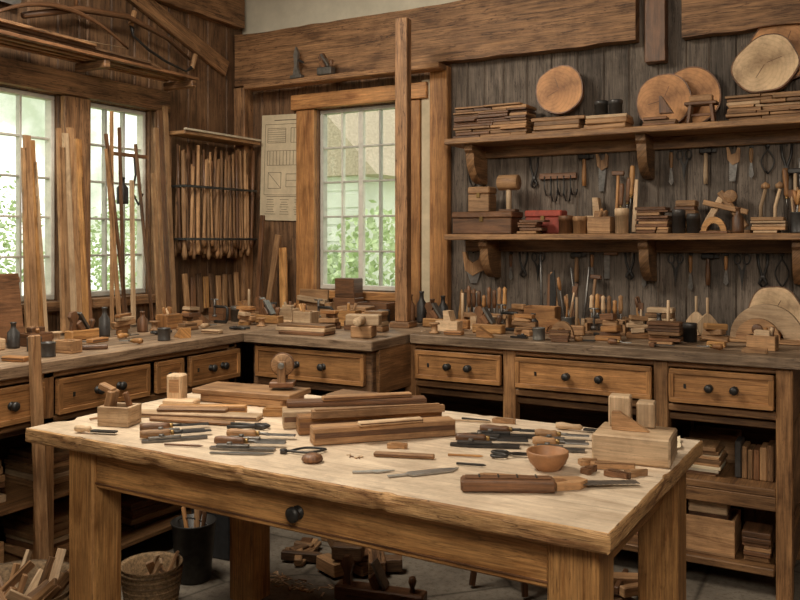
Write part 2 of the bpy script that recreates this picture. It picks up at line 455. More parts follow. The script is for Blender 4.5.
b.bx(-1.93, -.34, YFc+.0, 4.11, .09, .12, BENCH)
b.bx(-.74, -.335, YFc+.0, 4.11, .40, .43, BENCH)
b.bx(-.74, -.335, YFc-.0, YFc+.02, .345, .40, BENCH)
b.bx(X1-.02, X1, YFc+.06, 4.05, .12, .25, BENCH); b.bx(X1-.02, X1, YFc+.06, 4.05, .68, BZ-.06, BENCH)
b.bx(X0+.02, -1.965, 3.22, 4.11, .70, BZ-.046, DARKB)
b.M = TM(((X0-1.965)/2+.01, 3.22, .815)); drawer(b, .62, .145); b.M = Matrix.Identity(4)
for x in (X0+.02, -2.02): b.bx(x, x+.055, 3.2, 3.255, 0, .70, BENCH)
b.bx(-1.965, -1.945, 3.25, YFc, .70, BZ-.046, BENCH)
b.bx(X0+.03, -1.98, 3.25, 4.11, .28, .305, BENCH)
b.done('workbench')
b = B()
topboards(b, -3.49, -2.67, 1.1, 4.14, BZ-.045, BZ, 5, False)
b.bx(-2.74, -2.70, 1.12, 3.16, BZ-.07, BZ-.046, BENCH); b.bx(-2.74, -2.70, 1.12, 3.16, .71, .735, BENCH)
for ya, yb in ((1.2, 1.62), (1.68, 2.06), (2.12, 2.58), (2.62, 2.78), (2.82, 3.16)):
    b.M = TM((-2.70, (ya+yb)/2, .808), (0, 0, pi/2)); drawer(b, yb-ya, .135, k=1 if yb-ya < .3 else 2); b.M = Matrix.Identity(4)
for y in (1.12, 1.63, 2.07, 3.1): b.bx(-2.76, -2.70, y, y+.05, 0, BZ-.046, BENCH)
b.bx(-3.45, -2.75, 1.15, 3.15, .68, .70, DARKB)
b.bx(-3.45, -2.75, 1.15, 3.15, .40, .42, BENCH); b.bx(-3.45, -2.75, 1.15, 3.15, .10, .12, BENCH)
b.bx(-3.47, -3.45, 1.15, 4.1, .05, BZ-.06, DARKB, tint=.6)
b.done('workbench')

def corbel(b, x, z, s=.2):
    pts = [(0, 0), (0, -s), (.035, -s)]
    for i in range(9):
        a = i/8*pi/2; pts.append((.035+(s-.055)*math.sin(a)*1.0, -.045-(s-.045)*(math.cos(a))))
    pts += [(s, -.03), (s, 0)]
    b.prism(pts, .045, (x, 4.197, z), SHELF, (pi/2, 0, -pi/2))
def shelf(z, x0, xs):
    b = B(); b.bx(x0, 1.2, 3.95, 4.195, z, z+.03, SHELF, tint=1.15)
    b.bx(x0+.02, 1.2, 4.17, 4.195, z-.06, z, SHELF)
    for x in xs: corbel(b, x, z)
    b.done('wall_shelf')
shelf(1.90, -1.97, (-1.83, -.94, -.1, .8))
shelf(1.40, -1.97, (-1.75, -.93, -.27, .8))

b = B(); b.box((.068, .06, 1.56), (0, 0, .81), BEAM, rot=(0, 0, 0), tint=1.2); b.box((.11, .11, .03), (0, 0, .015), BEAM)
b.done('wooden_post', (-2.12, 3.78, BZ+.001), (0, 0, .1))
b = B(); b.box((1.35, .10, .03), (0, 0, 0), BEAM)
b.done('wall_ledge', (-2.72, 4.085, 2.345))

# ------------------------------------------------------------------ small object parts
HW = [MID, OAK, WAL, PALE, CASE]
def chisel(b, L=.27, w=.018, hm=None, bm=None):
    hm = hm or R.choice(HW); bm = bm or STEEL; h = L*.45; r = .0125
    b.lathe([(0, 0), (r*.8, 0), (r, .01), (r*1.08, h*.3), (r*.8, h*.7), (r*.9, h*.9), (r*.6, h), (0, h)], (0, 0, r*1.12), hm, (0, pi/2, 0), 12)
    b.cyl(r*.62, .010, (h, 0, r*1.1), BRASS, (0, pi/2, 0), 12)
    b.cyl(.0045, L*.14, (h+.009, 0, r*1.1), bm, (0, pi/2, 0), 8)
    b.box((L*.45, w, .004), (h+.009+L*.14+L*.2, 0, r*1.0), bm, top=(.97, .8))
def planeiron(b, L=.24, w=.04, m=IRON):
    b.prism([(0, -w*.3), (L*.25, -w*.5), (L, -w*.42), (L, w*.42), (L*.25, w*.5), (0, w*.3)], .006, (0, 0, .001), m)
    b.box((L*.5, w*.6, .008), (L*.35, 0, .011), m); b.cyl(.008, .006, (L*.3, 0, .015), STEEL)
def knife(b, L=.2, w=.03):
    b.prism([(0, -.006), (.05, -.006), (.06, -w/2), (L, -w/2+.004), (L+.03, w*.25), (L-.02, w/2), (.06, w/2), (.05, .006), (0, .006)], .003, (0, 0, .001), BSTEEL)
def filetool(b, L=.24):
    b.box((L*.6, .02, .006), (L*.7, 0, .008), IRON, bev=.001)
    b.lathe([(0, 0), (.009, 0), (.012, .02), (.008, L*.25), (.01, L*.34), (.004, L*.38), (0, L*.38)], (0, 0, .0125), R.choice(HW), (0, pi/2, 0), 12)
def mallet(b, s=1.0, m=MID):
    b.box((.12*s, .065*s, .075*s), (0, 0, .0375*s), m, bev=.008*s); b.cyl(.013*s, .22*s, (0, 0, .07*s), PALE, r2=.011*s)
def tin(b, r=.03, h=.07, m=DTIN):
    b.lathe([(0, 0), (r, 0), (r*1.03, .003), (r, .006), (r, h-.006), (r*1.04, h-.004), (r*1.04, h), (r*.9, h), (r*.88, h-.012), (0, h-.012)], (0, 0, 0), m, seg=18)
def lidtin(b, r=.03, h=.07, m=DTIN):
    b.lathe([(0, 0), (r, 0), (r, h*.7), (r*1.05, h*.7), (r*1.05, h*.95), (r*.95, h), (0, h)], (0, 0, 0), m, seg=18)
def bottle(b, r=.025, h=.12, m=DTIN):
    b.lathe([(0, 0), (r, 0), (r*1.02, h*.1), (r, h*.6), (r*.45, h*.75), (r*.4, h*.93), (r*.5, h*.94), (r*.5, h), (0, h)], (0, 0, 0), m, seg=16)
def potful(b, r=.035, h=.08, n=7, m=GTIN, L=.16):
    tin(b, r, h, m); base = b.M.copy()
    for i in range(n):
        a = 2*pi*i/n+R.uniform(-.3, .3); rr = r*.45
        b.M = base @ TM((rr*math.cos(a), rr*math.sin(a), h*.25), (R.uniform(-.2, .2), R.uniform(-.2, .2), 0))
        l = L*R.uniform(.6, 1.2)
        k = R.random()
        if k < .35:
            b.cyl(.004, l, (0, 0, 0), STEEL, seg=8); b.lathe([(0, 0), (.007, .0), (.010, .03), (.008, .06), (0, .065)], (0, 0, l), R.choice(HW), seg=10)
        elif k < .7: b.cyl(.005, l*1.1, (0, 0, 0), R.choice(HW), seg=8)
        else:
            b.cyl(.005, l, (0, 0, 0), PALE, seg=8); b.box((.022, .008, .035), (0, 0, l+.012), WAL, top=(1.2, 1))
    b.M = base
def openbox(b, w=.16, d=.1, h=.08, m=MID, t=.01, fill=0):
    b.box((w, d, t), (0, 0, t/2), m)
    b.box((w, t, h-t), (0, -d/2+t/2, t+(h-t)/2), m); b.box((w, t, h-t), (0, d/2-t/2, t+(h-t)/2), m)
    b.box((t, d-2*t, h-t), (-w/2+t/2, 0, t+(h-t)/2), m); b.box((t, d-2*t, h-t), (w/2-t/2, 0, t+(h-t)/2), m)
    if fill:
        base = b.M.copy(); b.M = base @ TM((0, 0, t)); stack(b, w-2*t-.02, d-2*t-.02, fill, h/fill*1.15, jit=.003)
        for i in range(4):
            b.cyl(.008, h*1.1, (R.uniform(-w*.3, w*.3), R.uniform(-d*.3, d*.3), h*.3), R.choice(HW), (R.uniform(-.5, .5), R.uniform(-.5, .5), 0), 8)
        b.M = base
def chest(b, w=.18, d=.12, h=.1, m=WAL):
    b.box((w, d, h*.7), (0, 0, h*.35), m); b.box((w*1.03, d*1.03, h*.28), (0, 0, h*.86), m, bev=.006)
    b.box((.02, .006, .025), (0, -d/2-.003, h*.66), BRASS)
def stack(b, w=.3, d=.12, n=5, t=.018, mats=None, jit=.02, gap=.001):
    z = 0; mats = mats or [MID, WAL, SHELF, PALE]
    for i in range(n):
        tt = t*R.uniform(.7, 1.3)
        b.box((w*R.uniform(.82, 1), d*R.uniform(.8, 1), tt), (R.uniform(-jit, jit), R.uniform(-jit, jit)*.4, z+tt/2), R.choice(mats), rot=(0, 0, R.uniform(-.05, .05)))
        z += tt+gap*.2
def slats(b, w=.4, d=.14, h=.16, mats=None):
    z = 0; mats = mats or [MID, WAL, SHELF, WAL]
    while z < h:
        t = R.uniform(.009, .018); x = -w/2+R.uniform(0, .02)
        while x < w/2-.05:
            l = R.uniform(.09, .24); l = min(l, w/2-x)
            b.box((l-.004, d*R.uniform(.8, 1), t-.0015), (x+l/2, R.uniform(-.012, .012), z+t/2), R.choice(mats), tint=R.uniform(.6, 1.3)); x += l
        z += t
def pile(b, n=7, w=.12, h=.08):
    z = 0
    for i in range(n):
        L = R.uniform(.5, 1)*w; t = R.uniform(.012, .03)
        b.box((L, R.uniform(.025, .05), t), (R.uniform(-.2, .2)*(w-L), R.uniform(-.02, .02), z+t/2), R.choice(HW+[SHELF]), rot=(0, R.uniform(-.12, .12)*(i > 0), R.uniform(-.5, .5)))
        z += t*.95
        if z > h: break
def disc(b, r=.12, t=.03, m=RING_A, bark=WAL, amp=.05, sq=1.0):
    n = 48; sd = R.uniform(0, 99)
    def o(rr): return [(rr*math.cos(2*pi*i/n)*(1+amp*noise.noise((math.cos(2*pi*i/n)*1.2, math.sin(2*pi*i/n)*1.2, sd))),
                        sq*rr*math.sin(2*pi*i/n)*(1+amp*noise.noise((math.cos(2*pi*i/n)*1.2, math.sin(2*pi*i/n)*1.2, sd)))) for i in range(n)]
    b.prism(o(r), t*.9, (0, 0, -t*.45), bark, tint=1.2); b.prism(o(r*.955), t, (0, 0, -t/2), m, tint=1)
    for a in (R.uniform(0, 2), R.uniform(3, 5)):      # radial drying checks
        b.box((r*.5, .0025, t+.002), (r*.3*math.cos(a), r*.3*math.sin(a), 0), WAL, rot=(0, 0, a))
def lean_disc(name, X, Y, z, r, t=.03, m=RING_A, lean=.12, **k):
    return one(name, disc, (X, Y, z+r*math.cos(lean)*k.get('sq', 1)+t*.5*math.sin(lean)+.003), rx=pi/2-lean, r=r, t=t, m=m, **k)
def plane_tool(b, L=.22, m=MID):
    b.box((L, .055, .045), (0, 0, .0225), m, bev=.005)
    b.box((.012, .042, .09), (.0, 0, .085), STEEL, rot=(0, -.6, 0), bev=.001)
    b.box((.03, .04, .05), (-.018, 0, .062), WAL, rot=(0, -.6, 0))
    b.prism([(0, 0), (.035, 0), (.03, .03), (.04, .06), (.025, .085), (.0, .08), (-.008, .06), (.006, .035)], .02, (-L*.42, .01, .045), WAL, (pi/2, 0, 0))
    b.lathe([(0, 0), (.012, 0), (.008, .012), (.016, .03), (.012, .042), (0, .045)], (L*.36, 0, .045), WAL, seg=14)
def square_tool(b, L=.2):
    b.box((.022, L*.6, .018), (0, L*.3, .009), WAL); b.box((L, .028, .002), (L/2+.01, .016, .010), STEEL, bev=.0003)
def handsaw(b, L=.42):
    b.prism([(0, -.045), (L, -.015), (L, .022), (0, .05)], .0015, (.09, 0, .010), BSTEEL)
    b.prism([(0, -.06), (.10, -.045), (.13, 0), (.10, .06), (.02, .07), (.0, .05), (.04, .035), (.06, 0), (.04, -.03), (0, -.04)], .02, (0, 0, 0), MID)
def smallsaw(b, L=.2):
    n = 20; low = [(.07+(L)*i/n, -.018+(.004 if i % 2 else 0)) for i in range(n+1)]
    b.prism(low+[(.07+L, .010), (.07, .022)], .0015, (0, 0, .008), STEEL)
    b.prism([(0, -.028), (.06, -.022), (.085, 0), (.07, .030), (.01, .034), (.0, .022), (.03, .012), (.035, -.006), (.0, -.018)], .018, (0, 0, 0), MID)
def gclamp(b, s=.10, m=IRON):
    b.tube([(0, 0, .010), (s*.9, 0, .010), (s, 0, .02+s*.1), (s, 0, s*.9), (s*.9, 0, s), (.0, 0, s)], .008, m)
    b.cyl(.006, s*1.0, (0, 0, .04), STEEL, seg=8); b.cyl(.014, .01, (0, 0, .035), STEEL)
    b.tube([(-.025, 0, .04+s*.98), (.025, 0, .04+s*.98)], .004, STEEL)
def pincers(b, L=.2, m=IRON):
    for s in (-1, 1):
        b.tube([(0, s*.022, .009), (L*.35, s*.018, .009), (L*.68, s*.003, .009), (L*.78, -s*.008, .009), (L*.9, -s*.016, .009), (L, -s*.004, .009)], [.006, .006, .006, .008, .007, .004], m)
    b.cyl(.01, .018, (L*.71, 0, 0), m)
def scissors(b, L=.2, m=IRON):
    for s in (-1, 1):
        c = (0.025, s*.020)
        b.tube([(c[0]+.022*math.cos(a*pi/5), c[1]+.014*math.sin(a*pi/5), .006) for a in range(10)], .004, m, closed=True)
        b.prism([(.045, s*.014), (L*.5, -s*.004), (L, -s*.001), (L*.5, s*.01), (.05, s*.02)], .004, (0, 0, .004 if s > 0 else .0085), m)
def hammer(b, L=.2):
    b.lathe([(0, 0), (.010, 0), (.009, L*.3), (.012, L*.75), (.010, L), (0, L)], (0, 0, .012), R.choice(HW), (0, pi/2, 0), 10)
    b.box((.026, .06, .024), (.012, 0, .012), IRON, bev=.005); b.box((.016, .022, .012), (.012, .04, .012), IRON)
def caliper(b, L=.2, m=IRON):
    for s in (-1, 1):
        b.tube([(0, 0, .006)]+[(L*(.15+.85*i/7), s*(.028*math.sin(i/7*pi)), .006) for i in range(8)], .0035, m)
    b.cyl(.010, .012, (0, 0, 0), m)
def gouge(b, L=.16):
    h = L*.5
    b.box((.012, .02, .004), (.004, 0, .004), IRON); b.lathe([(0, 0), (.007, 0), (.010, h*.2), (.007, h*.8), (0, h)], (0.01, 0, .011), R.choice(HW), (0, pi/2, 0), 10)
    b.prism([(h, -.004), (L*.9, -.012), (L, 0), (L*.9, .012), (h, .004)], .004, (0, 0, .009), STEEL)
def spool(b, r=.03, h=.06, m=MID):
    b.lathe([(0, 0), (r, 0), (r, h*.12), (r*.6, h*.2), (r*.6, h*.8), (r, h*.88), (r, h), (r*.3, h), (0, h)], (0, 0, 0), m, seg=18)
def bowl(b, r=.06, h=.05, m=CLAY):
    b.lathe([(0, 0), (r*.55, 0), (r*.6, .004), (r*.85, h*.35), (r, h*.72), (r*1.02, h*.95), (r*.98, h), (r*.92, h*.95), (r*.85, h*.55), (r*.5, h*.22), (0, h*.18)], (0, 0, 0), m, seg=32)
def bar(b, L=.22, w=.05, h=.034, m=WAL):
    b.box((L, w, h), (0, 0, h/2), m, bev=.006); b.box((L*.9, w*.5, .004), (0, 0, h+.002), m, bev=.001)
    for i in range(4): b.box((.004, w*.5, .002), (-L*.3+i*L*.2, 0, h+.005), IRON)
def board(b, L=.4, w=.08, h=.02, m=MID, holes=0):
    b.box((L, w, h), (0, 0, h/2), m, bev=.003)
    b.box((L*.98, .002, h*.3), (0, -w/2-.0005, h*.55), WAL, bev=.0003)
def carved(b, L=.3, w=.04, h=.03, m=MID):
    n = 12; up = [(L*i/n, w/2*(.75+.35*math.sin(i/n*pi*1.7+.4))) for i in range(n+1)]; lo = [(x, -y*.8) for x, y in up]
    b.prism(lo+up[::-1], h*.8, (-L/2, 0, 0), m); b.prism([(x*.94+.01, y*.6) for x, y in lo+up[::-1]], h, (-L/2, 0, 0), m)
def stone(b, r=.02):
    b.lathe([(0, 0), (r*.8, 0), (r, r*.25), (r*.85, r*.55), (r*.4, r*.72), (0, r*.75)], (0, 0, 0), WAL, seg=18)
def sawblock(b, m=PALE):
    b.prism([(0, 0), (.12, 0), (.12, .05), (.085, .05), (.07, .1), (.04, .1), (.045, .05), (0, .05)], .06, (-.06, .03, 0), m, (pi/2, 0, 0))
def curvedpiece(b, m=PALE):
    n = 12; out = [(.055*math.cos(pi*i/n), .075*math.sin(pi*i/n)) for i in range(n+1)]; inn = [(.032*math.cos(pi-pi*i/n), .045*math.sin(pi*i/n)) for i in range(n+1)]
    b.prism(out+inn, .03, (0, .015, 0), m, (pi/2, 0, 0)); b.box((.12, .045, .01), (0, 0, .002+.003), WAL)
def wedge(b, w=.1, d=.06, h=.06, m=PALE):
    b.prism([(0, 0), (w, 0), (w*.15, h), (0, h)], d, (-w/2, d/2, 0), m, (pi/2, 0, 0))
def pulley(b):
    b.box((.09, .07, .02), (0, 0, .01), WAL)
    for y in (-.028, .028): b.box((.03, .012, .08), (0, y, .055), MID)
    b.cyl(.040, .03, (0, .015, .080), MID, (pi/2, 0, 0), 28, tint=.8); b.cyl(.044, .008, (0, .004, .080), WAL, (pi/2, 0, 0), 28); b.cyl(.012, .08, (0, .04, .080), GTIN, (pi/2, 0, 0), 16)
def upright_tools(b, n=10, span=.4, h=(.12, .2), lean=.12, jy=.01, tw=.16):
    base = b.M.copy()
    for i in range(n):
        x = -span/2+span*(i+.5)/n+R.uniform(-.006, .006); hh = R.uniform(*h)
        b.M = base @ TM((x, R.uniform(-jy, jy), .004), (-lean, R.uniform(-tw, tw), 0)); k = R.random()
        if k < .30:
            b.M = b.M @ TM((0, 0, hh*1.0), (0, pi/2, 0)) @ TM((0, 0, -.014)); chisel(b, L=hh)
        elif k < .48:
            b.box((.022, .012, hh*.9), (0, 0, hh*.45+.003), R.choice(HW), top=(.8, .8))
        elif k < .62:
            b.lathe([(0, 0), (.010, 0), (.014, hh*.25), (.007, hh*.55), (.009, hh*.9), (0, hh)], (0, 0, .003), R.choice(HW), seg=10)
        elif k < .74:
            b.cyl(.008, hh, (0, 0, .003), R.choice(HW), seg=8); b.box((.06, .022, .022), (0, 0, hh), R.choice([IRON, MID, WAL]))
        elif k < .88:
            b.prism([(-.012, 0), (.012, 0), (.02, hh*.6), (.008, hh), (-.014, hh*.9)], .006, (0, 0, .003), R.choice([STEEL, IRON, MID]), (pi/2, 0, 0))
        else:
            b.cyl(.006, hh*1.15, (0, 0, .003), STEEL, seg=8); b.cyl(.013, .05, (0, 0, .003), R.choice(HW))
    b.M = base
def rack_tools(b, w=.26, n=7, hh=.2):
    b.box((w, .05, .025), (0, 0, .06), MID); b.box((w, .07, .012), (0, 0, .006), MID)
    for x in (-w/2+.008, w/2-.008): b.box((.014, .05, .07), (x, 0, .035), MID)
    for i in range(n):
        x = -w/2+.03+(w-.06)*i/max(1, n-1)
        b.cyl(.0045, .09, (x, 0, .02), STEEL, seg=8)
        h = hh*R.uniform(.3, .6); b.lathe([(0, 0), (.007, 0), (.012, h*.3), (.009, h*.7), (.011, h*.9), (0, h)], (x, 0, .10), R.choice(HW), seg=12)

def rc(seq): return R.choice(seq)
KINDS = [
 ('lidded_tin', .066, lambda: (lidtin, dict(r=.029, h=R.uniform(.05, .10), m=rc([DTIN, GTIN, WAL, MID, DTIN])))),
 ('tool_pot', .090, lambda: (potful, dict(r=.032, h=.07, n=6, m=rc([DTIN, GTIN, WAL]), L=.13))),
 ('wood_block_stack', .125, lambda: (stack, dict(w=.11, d=.08, n=R.randint(2, 5), t=.022, jit=.005))),
 ('wooden_box', .125, lambda: (openbox, dict(w=.11, d=.08, h=R.uniform(.05, .09), m=rc(HW), fill=rc([0, 3])))),
 ('curved_wood_piece', .130, lambda: (curvedpiece, dict(m=rc(HW)))),
 ('thread_spool', .062, lambda: (spool, dict(r=.026, h=R.uniform(.04, .07), m=rc([MID, PALE])))),
 ('bottle', .060, lambda: (bottle, dict(r=.025, h=R.uniform(.09, .14), m=rc([DTIN, WAL, DTIN])))),
 ('hand_plane', .180, lambda: (plane_tool, dict(L=.155, m=rc([MID, WAL, OAK])))),
 ('g_clamp', .150, lambda: (gclamp, dict(s=.09))),
 ('wood_wedge', .110, lambda: (wedge, dict(w=.09, d=.05, h=R.uniform(.04, .08), m=rc(HW)))),
 ('wooden_mallet', .095, lambda: (mallet, dict(s=.62, m=rc(HW)))),
 ('wood_offcut_pile', .150, lambda: (pile, dict(n=7, w=.12, h=.09))),
 ('wood_offcut_pile', .150, lambda: (pile, dict(n=7, w=.12, h=.09))),
 ('saw_block', .135, lambda: (sawblock, dict(m=rc(HW)))),
 ('slat_stack', .170, lambda: (slats, dict(w=.15, d=.09, h=R.uniform(.05, .09)))),
]
def row(x0, x1, y, z, gap=.008, excl=()):
    x = x0; last = None
    while True:
        c = [k for k in KINDS if k[0] != last and x+k[1] <= x1 and k[0] not in excl]
        if not c: break
        k = R.choice(c); last = k[0]; cx = x+k[1]/2
        fn, kw = k[2](); off = -.045 if k[0] == 'g_clamp' else 0
        one(k[0], fn, (cx+off, y+R.uniform(-.005, .005), z), R.uniform(-.10, .10) if k[1] < .16 and k[0] != 'g_clamp' else R.uniform(-.03, .03), **kw)
        x += k[1]+gap*R.uniform(.3, 2)
HROT = Matrix(((0, 1, 0), (0, 0, -1), (-1, 0, 0))).to_euler()
def hang(name, fn, x, z, y=4.197, **kw):
    b = B(); fn(b, **kw); b.cyl(.003, .02, (.004, 0, .0), IRON)
    o = b.done(name, (x, y, z)); o.rotation_euler = HROT; return o

# ------------------------------------------------------------------ items on the foreground table
Z = TZ+.0012
deg = math.radians
def boxmallet(b):
    openbox(b, .11, .085, .062, PALE, t=.012)
    b.box((.02, .05, .07), (-.03, 0, .075), MID, rot=(0, .25, 0)); b.box((.05, .03, .02), (-.045, 0, .115), MID, rot=(0, .4, 0))
    b.box((.016, .016, .09), (.03, .01, .06), WAL, rot=(.1, -.3, 0))
one('wooden_tool_box', boxmallet, (-2.14, 1.93, Z), .3)
one('wooden_block', lambda b: (b.box((.06, .055, .11), (0, 0, .055), PALE, bev=.006), b.box((.04, .057, .05), (0, 0, .07), MID, bev=.002), b.box((.12, .06, .025), (.03, -.03, .0125), PALE)), (-2.22, 2.27, Z), .35)
def boards_a(b):
    for (x, y, z, a, L, w, h, m) in [(0, 0, 0, 20, .46, .06, .016, PALE), (-.02, .01, .0165, 26, .24, .04, .012, MID), (.05, -.07, 0, 14, .3, .03, .012, MID), (-.02, .06, 0, 30, .3, .03, .03, OAK)]:
        b.M = TM((x, y, z), (0, 0, deg(a))); board(b, L, w, h, m)
one('wood_board_pile', boards_a, (-2.00, 2.13, Z))
one('wood_board_stack', stack, (-2.02, 2.45, Z), deg(8), w=.42, d=.2, n=2, t=.024, mats=[PALE, MID])
one('wood_board_stack', stack, (-1.58, 2.57, Z), deg(4), w=.36, d=.14, n=2, t=.026, mats=[MID, PALE])
one('wooden_pulley', pulley, (-1.90, 2.48, Z+.060), .5)
def lumber(b):
    for (x, y, z, a, L, w, h, m, f) in [(0, 0, 0, 46, .44, .062, .05, MID, board), (-.10, .085, 0, 44, .46, .055, .055, CASE, board), (-.235, .09, 0, 40, .34, .085, .055, PALE, board),
                        (-.20, .165, .0555, 38, .46, .055, .020, WAL, board), (-.055, .065, .0555, 43, .42, .045, .026, MID, carved), (-.31, .20, 0, 50, .26, .05, .03, WAL, board), (-.17, .18, .076, 44, .3, .03, .014, MID, board), (.03, -.01, .0505, 49, .2, .03, .012, PALE, board)]:
        b.M = TM((x, y, z), (0, 0, deg(a))); f(b, L, w, h, m)
one('lumber_pile', lumber, (-1.29, 2.18, Z))
one('carved_wood_rail', carved, (-1.75, 2.30, Z), deg(28), L=.15, w=.05, h=.03, m=OAK)
one('wood_plank', board, (-1.13, 2.02, Z), deg(18), L=.17, w=.02, h=.012, m=MID)
def tool_at(kind, x, y, a, l, **kw):
    b = B(); kind(b, L=l, **kw)
    ln = l*.5
    nm = {planeiron: 'plane_iron', knife: 'marking_knife', filetool: 'metal_file', pincers: 'pliers', caliper: 'calipers', hammer: 'hammer', square_tool: 'try_square', smallsaw: 'hand_saw', gouge: 'wood_gouge'}.get(kind, 'wood_chisel')
    b.done(nm, (x-ln*math.cos(deg(a)), y-ln*math.sin(deg(a)), Z), (0, 0, deg(a)))
for i in range(4):
    x, y = -1.93+.036*i, 1.955-.034*i
    if i % 2: tool_at(planeiron, x, y, 48, .19, w=.026, m=STEEL)
    else: tool_at(chisel, x, y, 48, .20, w=.02, hm=[WAL, MID][i//2], bm=IRON)
for i in range(5):
    x, y = -1.62+.016*i, 2.00-.045*i
    if i in (1, 3): tool_at(planeiron, x, y, 22, .19, w=.028, m=STEEL)
    elif i == 4: tool_at(knife, x, y, 24, .15, w=.022)
    else: tool_at(chisel, x, y, 22, .20, w=.020, hm=[MID, 0, WAL][i], bm=STEEL)
tool_at(pincers, -1.73, 2.085, 25, .13)
tool_at(filetool, -2.10, 1.80, 18, .14)
tool_at(caliper, -1.40, 1.93, 40, .12)
tool_at(smallsaw, -.62, 1.99, 36, .14)
one('sharpening_stone', stone, (-1.325, 1.86, Z), 0, r=.03)
one('marking_knife', knife, (-1.17, 1.82, Z), deg(35), L=.08, w=.022)
one('marking_knife', knife, (-1.07, 1.83, Z), deg(50), L=.17, w=.038)
one('carved_wood_bar', bar, (-.765, 1.875, Z), deg(27), L=.225, w=.05, h=.03)
one('wood_sliver', carved, (-.82, 1.955, Z), deg(20), L=.10, w=.03, h=.012, m=MID)
one('wood_bowl', bowl, (-.745, 2.10, Z), 0, r=.054, h=.050)
def pencil(b, L=.16, m=OAK): b.lathe([(0, 0), (.0035, 0), (.0035, L*.88), (.0005, L)], (0, 0, .0045), m, (0, pi/2, 0), 6, False)
for (x, y, a, l, m) in [(-1.03, 2.09, 20, .10, OAK), (-.97, 2.02, 15, .08, IRON), (-2.27, 1.92, 70, .10, MID), (-1.80, 1.79, 20, .12, WAL), (-1.22, 2.50, 15, .14, PALE), (-1.20, 2.54, 5, .10, IRON)]:
    one('pencil', pencil, (x, y, Z), deg(a), L=l, m=m)
for i in range(5):
    x, y = (-.985, -.99, -1.0, -.985, -.975)[i], 2.24+.047*i
    if i in (0, 2, 3): tool_at(planeiron, x, y, 20, .20, w=.036, m=IRON)
    else: tool_at(chisel, x, y, 20, .20, w=.026, hm=WAL, bm=IRON)
for i in range(4):
    x, y = -.785-.014*i, 2.30+.047*i
    if i % 2: tool_at(chisel, x, y, 17, .15, w=.02, hm=MID, bm=STEEL)
    else: tool_at(planeiron, x, y, 17, .15, w=.032, m=STEEL)
one('metal_file', filetool, (-.88, 2.56, Z), deg(4), L=.22)
one('scissors', scissors, (-.93, 2.155, Z), deg(20), L=.13)
one('pine_block', lambda b: b.box((.205, .165, .075), (0, 0, .0375), PALE, bev=.005, tint=.92), (-.575, 2.33, Z), deg(5))
def wblock2(b):
    b.box((.06, .055, .085), (-.035, .02, .0425), PALE, bev=.004, tint=1); b.box((.05, .06, .07), (.035, .03, .035), PALE, bev=.004, tint=.8)
    b.prism([(0, 0), (.1, 0), (.02, .05), (0, .05)], .02, (-.05, -.03, 0), MID, (pi/2, 0, 0))
one('pine_offcut', wblock2, (-.59, 2.36, Z+.076), deg(8))
for (x, y, a, L) in [(-.60, 2.19, 20, .11), (-.67, 2.195, 35, .04), (-.57, 2.12, -10, .06), (-.53, 2.15, 40, .05), (-.64, 2.12, 70, .04), (-1.2, 2.10, 15, .05), (-1.06, 2.56, 5, .07), (-2.29, 2.10, 30, .04)]:
    one('wood_offcut', carved, (x, y, Z), deg(a), L=L, w=.03, h=.016, m=R.choice([MID, WAL, MID]))
def sheet(b, w=.2, d=.25, curl=.01):
    n = 8; V = []; F = []; U = []
    for i in range(n+1):
        for j in range(n+1):
            x = -w/2+w*i/n; y = -d/2+d*j/n; V.append((x, y, .0006+curl*(max(0, abs(i/n-.5)*2-.5))**2*(1+.5*math.sin(j))))
    for i in range(n):
        for j in range(n):
            a = i*(n+1)+j; F.append([a, a+n+1, a+n+2, a+1]); U.append([(V[k][0], V[k][1]) for k in F[-1]])
    b.add(V, F, U, PAPER, Matrix.Identity(4), 1.1, True)
one('paper_sheet', sheet, (-.56, 2.53, Z), deg(12), w=.13, d=.13, curl=.03)
def shav(b, n=60, ax=.8, ay=.4, s=1.0):
    for i in range(n):
        x, y = R.uniform(-ax, ax), R.uniform(-ay, ay); a = R.uniform(0, 6.28); L = R.uniform(.006, .022)*s
        b.box((L, R.uniform(.002, .006)*s, .0015), (x, y, .0015), R.choice([PALE, MID, PALE, WAL]), rot=(0, R.uniform(-.05, .05), a))
one('wood_shavings', shav, (-1.25, 1.96, Z), TR, n=10, ax=.03, ay=.015)

# ------------------------------------------------------------------ back bench clutter  (z=.95)
Z = BZ+.0012
one('chisel_set', upright_tools, (-1.89, 4.10, Z), n=5, span=.14, h=(.13, .19))
one('tool_rack', rack_tools, (-1.74, 3.98, Z), w=.26, n=8, hh=.19)
one('wood_offcut_pile', pile, (-1.60, 4.09, Z), n=8, w=.14, h=.11)
one('chisel_set', upright_tools, (-1.44, 4.10, Z), n=4, span=.12, h=(.28, .34), lean=.06)
one('wooden_box', openbox, (-1.44, 3.98, Z), w=.16, d=.09, h=.12, m=CASE)
one('chisel_set', upright_tools, (-1.25, 4.10, Z), n=6, span=.2, h=(.14, .28))
one('tool_pot', potful, (-1.30, 3.96, Z), r=.032, h=.075, n=6)
one('tool_rack', rack_tools, (-1.12, 3.98, Z), w=.20, n=6, hh=.17)
one('curved_wood_piece', curvedpiece, (-1.06, 4.10, Z), .05, m=MID)
one('wood_block_stack', stack, (-.89, 4.09, Z), w=.14, d=.08, n=5, t=.026, jit=.004)
one('tool_pot', potful, (-.95, 3.97, Z), r=.028, h=.08, n=5, m=DTIN)
one('bottle', bottle, (-.87, 3.97, Z), r=.024, h=.11, m=DTIN)
one('lidded_tin', lidtin, (-.79, 3.96, Z), r=.03, h=.07)
